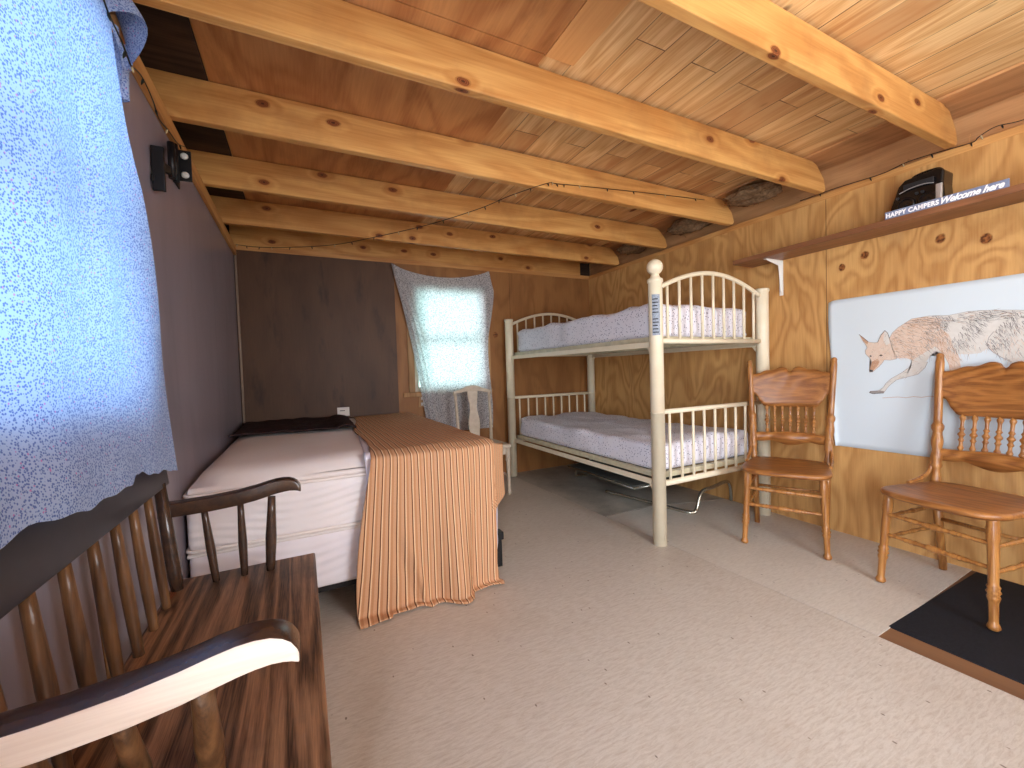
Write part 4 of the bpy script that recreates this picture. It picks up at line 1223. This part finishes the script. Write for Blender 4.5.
    fill(neck, 420, [3,3,2,0], R(-150), 0.3, 0.026, 0.0017, 5); fill(shoulder, 260, [3,3,0,2], R(-125), 0.3, 0.028, 0.0017, 5)
    fill(body, 900, [2,2,2,4], lambda y, z: R(-118)+0.25*math.sin(y*30), 0.22, 0.026, 0.0017, 5, mid)
    fill(body, 420, [2,2,4,3], R(-168), 0.25, 0.028, 0.0019, 6, lambda y, z: z > 1.225 and y < 1.12)
    fill(body, 320, [1,0,1,2], R(-100), 0.35, 0.030, 0.0018, 6, lambda y, z: z < 1.16 and y < 0.98)
    fill(legf, 130, [3,0,1], R(-95), 0.2, 0.032, 0.0016, 6); fill(hind, 260, [0,0,2,1], R(-112), 0.3, 0.034, 0.0017, 6)
    fill(head, 200, [3,0,1,2], R(-70), 0.5, 0.012, 0.0012, 6); fill(legx, 60, [0,2], R(-35), 0.2, 0.02, 0.0012, 6)
    line(head[:11], 0.0018, 2, 7); line(head[11:], 0.0016, 2, 7); line(head[4:9], 0.0022, 4, 7.5); line(ear1[:2], 0.002, 4, 7.5)
    line(legx[:8], 0.0018, 2, 7); line(legx[10:], 0.0018, 2, 7); line(paw[:4], 0.003, 4, 7); line(body[:11], 0.0014, 2, 7)
    line(hind[:6], 0.0018, 2, 8); line(legf[:1]+legf[8:][::-1][:5], 0.0016, 3, 7); line(ground, 0.0022, 3, 6)
    b.build('coyote_sketch', inks, t, recalc=False)
poster()

# ------------------------------------------------------------------ floor mat
b = MB(); b.box(-0.44,0.44,-0.50,0.345,0,0.004,0.001)
o = b.build('door_mat', M['rubber']); o.location = (2.475,0.455,-0.004)
tag(o, 'black rubber floor mat under the right-hand oak chair', 'mat')

# ------------------------------------------------------------------ black wall mount on left wall
def mount():
    t = thing('wall_mount', 'black hinged metal wall mount screwed high on the dark left wall', 'wall mount', (XL, 2.1, 1.92))
    mt = M['black_metal']
    b = MB(); b.box(0.0,0.066,0.0,0.006,-0.062,0.060,0.003); b.box(0.0,0.006,-0.03,0.10,-0.062,0.060,0.002); b.build('wall_plate', mt, t)
    for z in (0.036,-0.038):
        b = MB(); b.lathe((0.044,0.0,z),(0.044,-0.007,z),[(0,0.0135),(0.5,0.0125),(1,0.006)],16); b.build('screw', M['screw'], t)
    b = MB(); b.cyl((0.018,-0.018,-0.078),(0.018,-0.018,0.070),0.011); b.build('hinge_pin', mt, t)
    for z in (-0.040,0.030):
        b = MB(); b.obox((0.026,-0.085,z-0.012),(0.012,0.14,0.026),Matrix.Rotation(R(8),3,'Z') @ Matrix.Rotation(R(14),3,'X'),0.003); b.build('arm', mt, t)
    b = MB(); b.cyl((0.034,-0.155,-0.118),(0.034,-0.155,0.012),0.012); b.build('hinge_pin', mt, t)
    b = MB(); b.obox((0.022,-0.215,-0.105),(0.012,0.13,0.03),Matrix.Rotation(R(-8),3,'Z') @ Matrix.Rotation(R(10),3,'X'),0.003); b.build('arm', mt, t)
    b = MB(); b.box(0.004,0.040,-0.288,-0.276,-0.215,-0.065,0.003); b.box(0.004,0.012,-0.300,-0.235,-0.19,-0.165,0.003); b.build('head_plate', mt, t)
mount()

# ------------------------------------------------------------------ string lights
def strings(label, pts, bulbs, group=None, r=0.002):
    t = thing('string_lights', label, 'string lights', pts[0], 0, 'strings of tiny lights')
    L = Vector(pts[0]); path = smooth_path(pts, 8)
    b = MB(); b.tube([p-L for p in path], r, 6); b.build('wire', M['wire'], t)
    n = len(path)
    for k in range(bulbs):
        i = int((k+0.5)/bulbs*(n-1)); p = path[i]-L
        s = 1 if k % 2 else -1
        b = MB(); b.lathe(p, p+Vector((0.004*s,-0.006,-0.020)), [(0,0.0032),(0.5,0.0036),(1,0.0012)], 6); b.build('bulb', M['bulb'] if k % 3 == 0 else M['wire'], t)
strings('string of tiny lights drooping under the ceiling beams from the back-left corner', [(-0.40,3.78,2.075),(-0.258,3.613,2.025),(-0.033,3.355,1.975),(0.237,3.043,1.935),(0.482,2.761,1.936),(0.727,2.479,1.95),(0.947,2.226,1.985),(1.069,2.08,2.02),(1.30,2.058,2.118),(1.36,2.058,2.125),(1.56,2.058,2.143),(2.075,2.058,2.185),(2.60,2.058,2.222)], 26)
strings('string of tiny lights stapled along the top of the right wall', [(2.925,-0.2,2.10),(2.925,0.45,2.105),(2.925,0.66,2.104),(2.925,0.745,2.118),(2.922,0.80,2.098),(2.920,0.827,2.082),(2.925,0.97,2.096),(2.925,1.07,2.099),(2.922,1.18,2.084),(2.925,1.40,2.095),(2.925,1.60,2.094)], 9)
strings('dark wire with tiny lights running down beside the blue curtain', [(-0.372,1.10,1.97),(-0.352,1.19,1.915),(-0.352,1.26,1.89),(-0.350,1.33,1.875),(-0.36,1.42,1.88),(-0.375,1.50,1.92),(-0.385,1.62,1.965),(-0.385,1.72,1.955),(-0.390,1.80,1.94),(-0.390,1.92,1.962),(-0.392,2.06,1.985),(-0.392,2.18,2.03)], 8)

# ------------------------------------------------------------------ insulation tufts in the eave
def tuft(label, c, s, seed):
    b = MB()
    bmesh.ops.create_icosphere(b.bm, subdivisions=4, radius=1.0)
    for v in b.bm.verts:
        p = v.co.copy(); d = 1+0.35*noise.noise(p*1.7+Vector((seed,0,0)))+0.22*noise.noise(p*4.5+Vector((0,seed,0)))+0.1*noise.noise(p*11)
        v.co = Vector((p.x*s[0]*d, p.y*s[1]*d, p.z*s[2]*d))
    for f in b.bm.faces: f.smooth = True
    rnd = random.Random(seed)
    for k in range(26):
        a = rnd.uniform(0,6.28); e = rnd.uniform(-0.6,0.6)
        p = Vector((math.cos(a)*s[0]*0.8, math.sin(a)*s[1]*0.9, e*s[2]))
        q = p + Vector((rnd.uniform(-0.05,0.02), rnd.uniform(-0.04,0.04), rnd.uniform(-0.05,0.03)))
        b.tube([p,(p+q)/2+Vector((0,0,0.006)),q], 0.0012, 4)
    o = b.build('insulation_tuft', M['insul']); o.location = c
    tag(o, label, 'insulation')
tuft('dusty insulation stuffed over the right wall behind the beam with string lights', (2.80, 1.83, 2.20), (0.13, 0.17, 0.045), 2)
tuft('dusty insulation over the right wall behind the third beam, above the bunk', (2.86, 2.40, 2.19), (0.11, 0.20, 0.055), 5)
tuft('dusty insulation in the far right corner behind the fourth beam', (2.86, 3.02, 2.19), (0.11, 0.20, 0.055), 9)
# twiggy straws caught on the plate
rnd = random.Random(11)
b = MB()
for k in range(34):
    y = rnd.uniform(0.55, 1.75); x = rnd.uniform(2.95,2.99); p = Vector((x,y,2.091)); q = p+Vector((rnd.uniform(-0.015,0.0),rnd.uniform(-0.05,0.05),rnd.uniform(0.0,0.05)))
    b.tube([p,(p+q)/2+Vector((0,0,0.006)),q],0.0011,4)
tag(b.build('straw', M['plate']), 'wisps of straw caught along the top of the right wall', 'straw', kind='stuff')

# ------------------------------------------------------------------ camera
f_px = 418.997
yaw, pit, rol = R(26.62806), R(-1.87928), R(-1.80577)
fwd = Vector((math.sin(yaw)*math.cos(pit), math.cos(yaw)*math.cos(pit), math.sin(pit)))
r0 = Vector((math.cos(yaw), -math.sin(yaw), 0)); u0 = r0.cross(fwd)
rt = math.cos(rol)*r0 + math.sin(rol)*u0; up = -math.sin(rol)*r0 + math.cos(rol)*u0
cam = bpy.data.cameras.new('camera'); co = bpy.data.objects.new('camera', cam); COL.objects.link(co)
m = Matrix((rt, up, -fwd)).transposed().to_4x4(); m.translation = Vector((0, 0, 1.06)); co.matrix_world = m
cam.sensor_width = 36; cam.lens = f_px/1024*36; cam.clip_start = 0.02; cam.clip_end = 200
SC.camera = co

# ------------------------------------------------------------------ daylight
w = bpy.data.worlds.new('outdoors'); SC.world = w; w.use_nodes = True
nt = w.node_tree; nt.nodes.clear()
def N(t, **k):
    n = nt.nodes.new(t)
    for a, v in k.items(): setattr(n, a, v)
    return n
tc = N('ShaderNodeTexCoord'); sp = N('ShaderNodeSeparateXYZ'); nt.links.new(tc.outputs['Generated'], sp.inputs[0])
def mr(sock, a, b_):
    n = N('ShaderNodeMapRange'); n.inputs[1].default_value = a; n.inputs[2].default_value = b_; nt.links.new(sock, n.inputs[0]); return n.outputs[0]
def mx(f, a, b_):
    n = N('ShaderNodeMix', data_type='RGBA')
    nt.links.new(f, n.inputs[0])
    for i, v in ((6,a),(7,b_)):
        if isinstance(v, tuple): n.inputs[i].default_value = v
        else: nt.links.new(v, n.inputs[i])
    return n.outputs[2]
neg = N('ShaderNodeMath', operation='MULTIPLY'); neg.inputs[1].default_value = -1; nt.links.new(sp.outputs[0], neg.inputs[0])
negy = N('ShaderNodeMath', operation='MULTIPLY'); negy.inputs[1].default_value = -1; nt.links.new(sp.outputs[1], negy.inputs[0])
SKY_L = (8.0, 9.0, 10.6, 1); GRD_L = (7.8, 8.2, 8.6, 1); SKY_B = (1.6, 2.9, 2.8, 1); SKY_F = (9.4, 9.9, 10.6, 1); GRD_F = (7.6, 7.8, 8.0, 1)
c = mx(mr(sp.outputs[2], -0.15, 0.25), GRD_F, SKY_F)
c = mx(mr(sp.outputs[1], 0.0, 0.5), c, SKY_B)
c = mx(mr(neg.outputs[0], 0.25, 0.6), c, mx(mr(sp.outputs[2], -0.15, 0.25), GRD_L, SKY_L))
bg = N('ShaderNodeBackground'); bg.inputs[1].default_value = 1.0; nt.links.new(c, bg.inputs[0])
ow = N('ShaderNodeOutputWorld'); nt.links.new(bg.outputs[0], ow.inputs[0])
def portal(name, loc, rot, sx, sy):
    l = bpy.data.lights.new(name, 'AREA'); l.shape = 'RECTANGLE'; l.size = sx; l.size_y = sy; l.energy = 1.0
    l.cycles.is_portal = True
    o = bpy.data.objects.new(name, l); COL.objects.link(o); o.location = loc; o.rotation_euler = rot
portal('added_door_portal', (XL-0.05, -0.71, 0.96), (0, R(-90), 0), 2.12, 0.94)
portal('window_portal', (1.45, YF-0.09, 1.325), (R(90), 0, 0), 1.34, 1.30)  # daylight portal of the added front window
portal('window_portal', (XL-0.09, 0.85, 1.43), (0, R(-90), 0), 0.96, 1.16)
portal('window_portal', (1.28, YB+0.09, 1.37), (R(-90), 0, 0), 0.74, 1.0)

SC.view_settings.view_transform = 'Standard'
SC.view_settings.look = 'None'
SC.view_settings.gamma = 1.0
SC.view_settings.use_curve_mapping = False
SC.view_settings.exposure = 1.05
SC.cycles.use_denoising = True
SC.cycles.max_bounces = 10
SC.cycles.diffuse_bounces = 6
SC.cycles.sample_clamp_indirect = 8
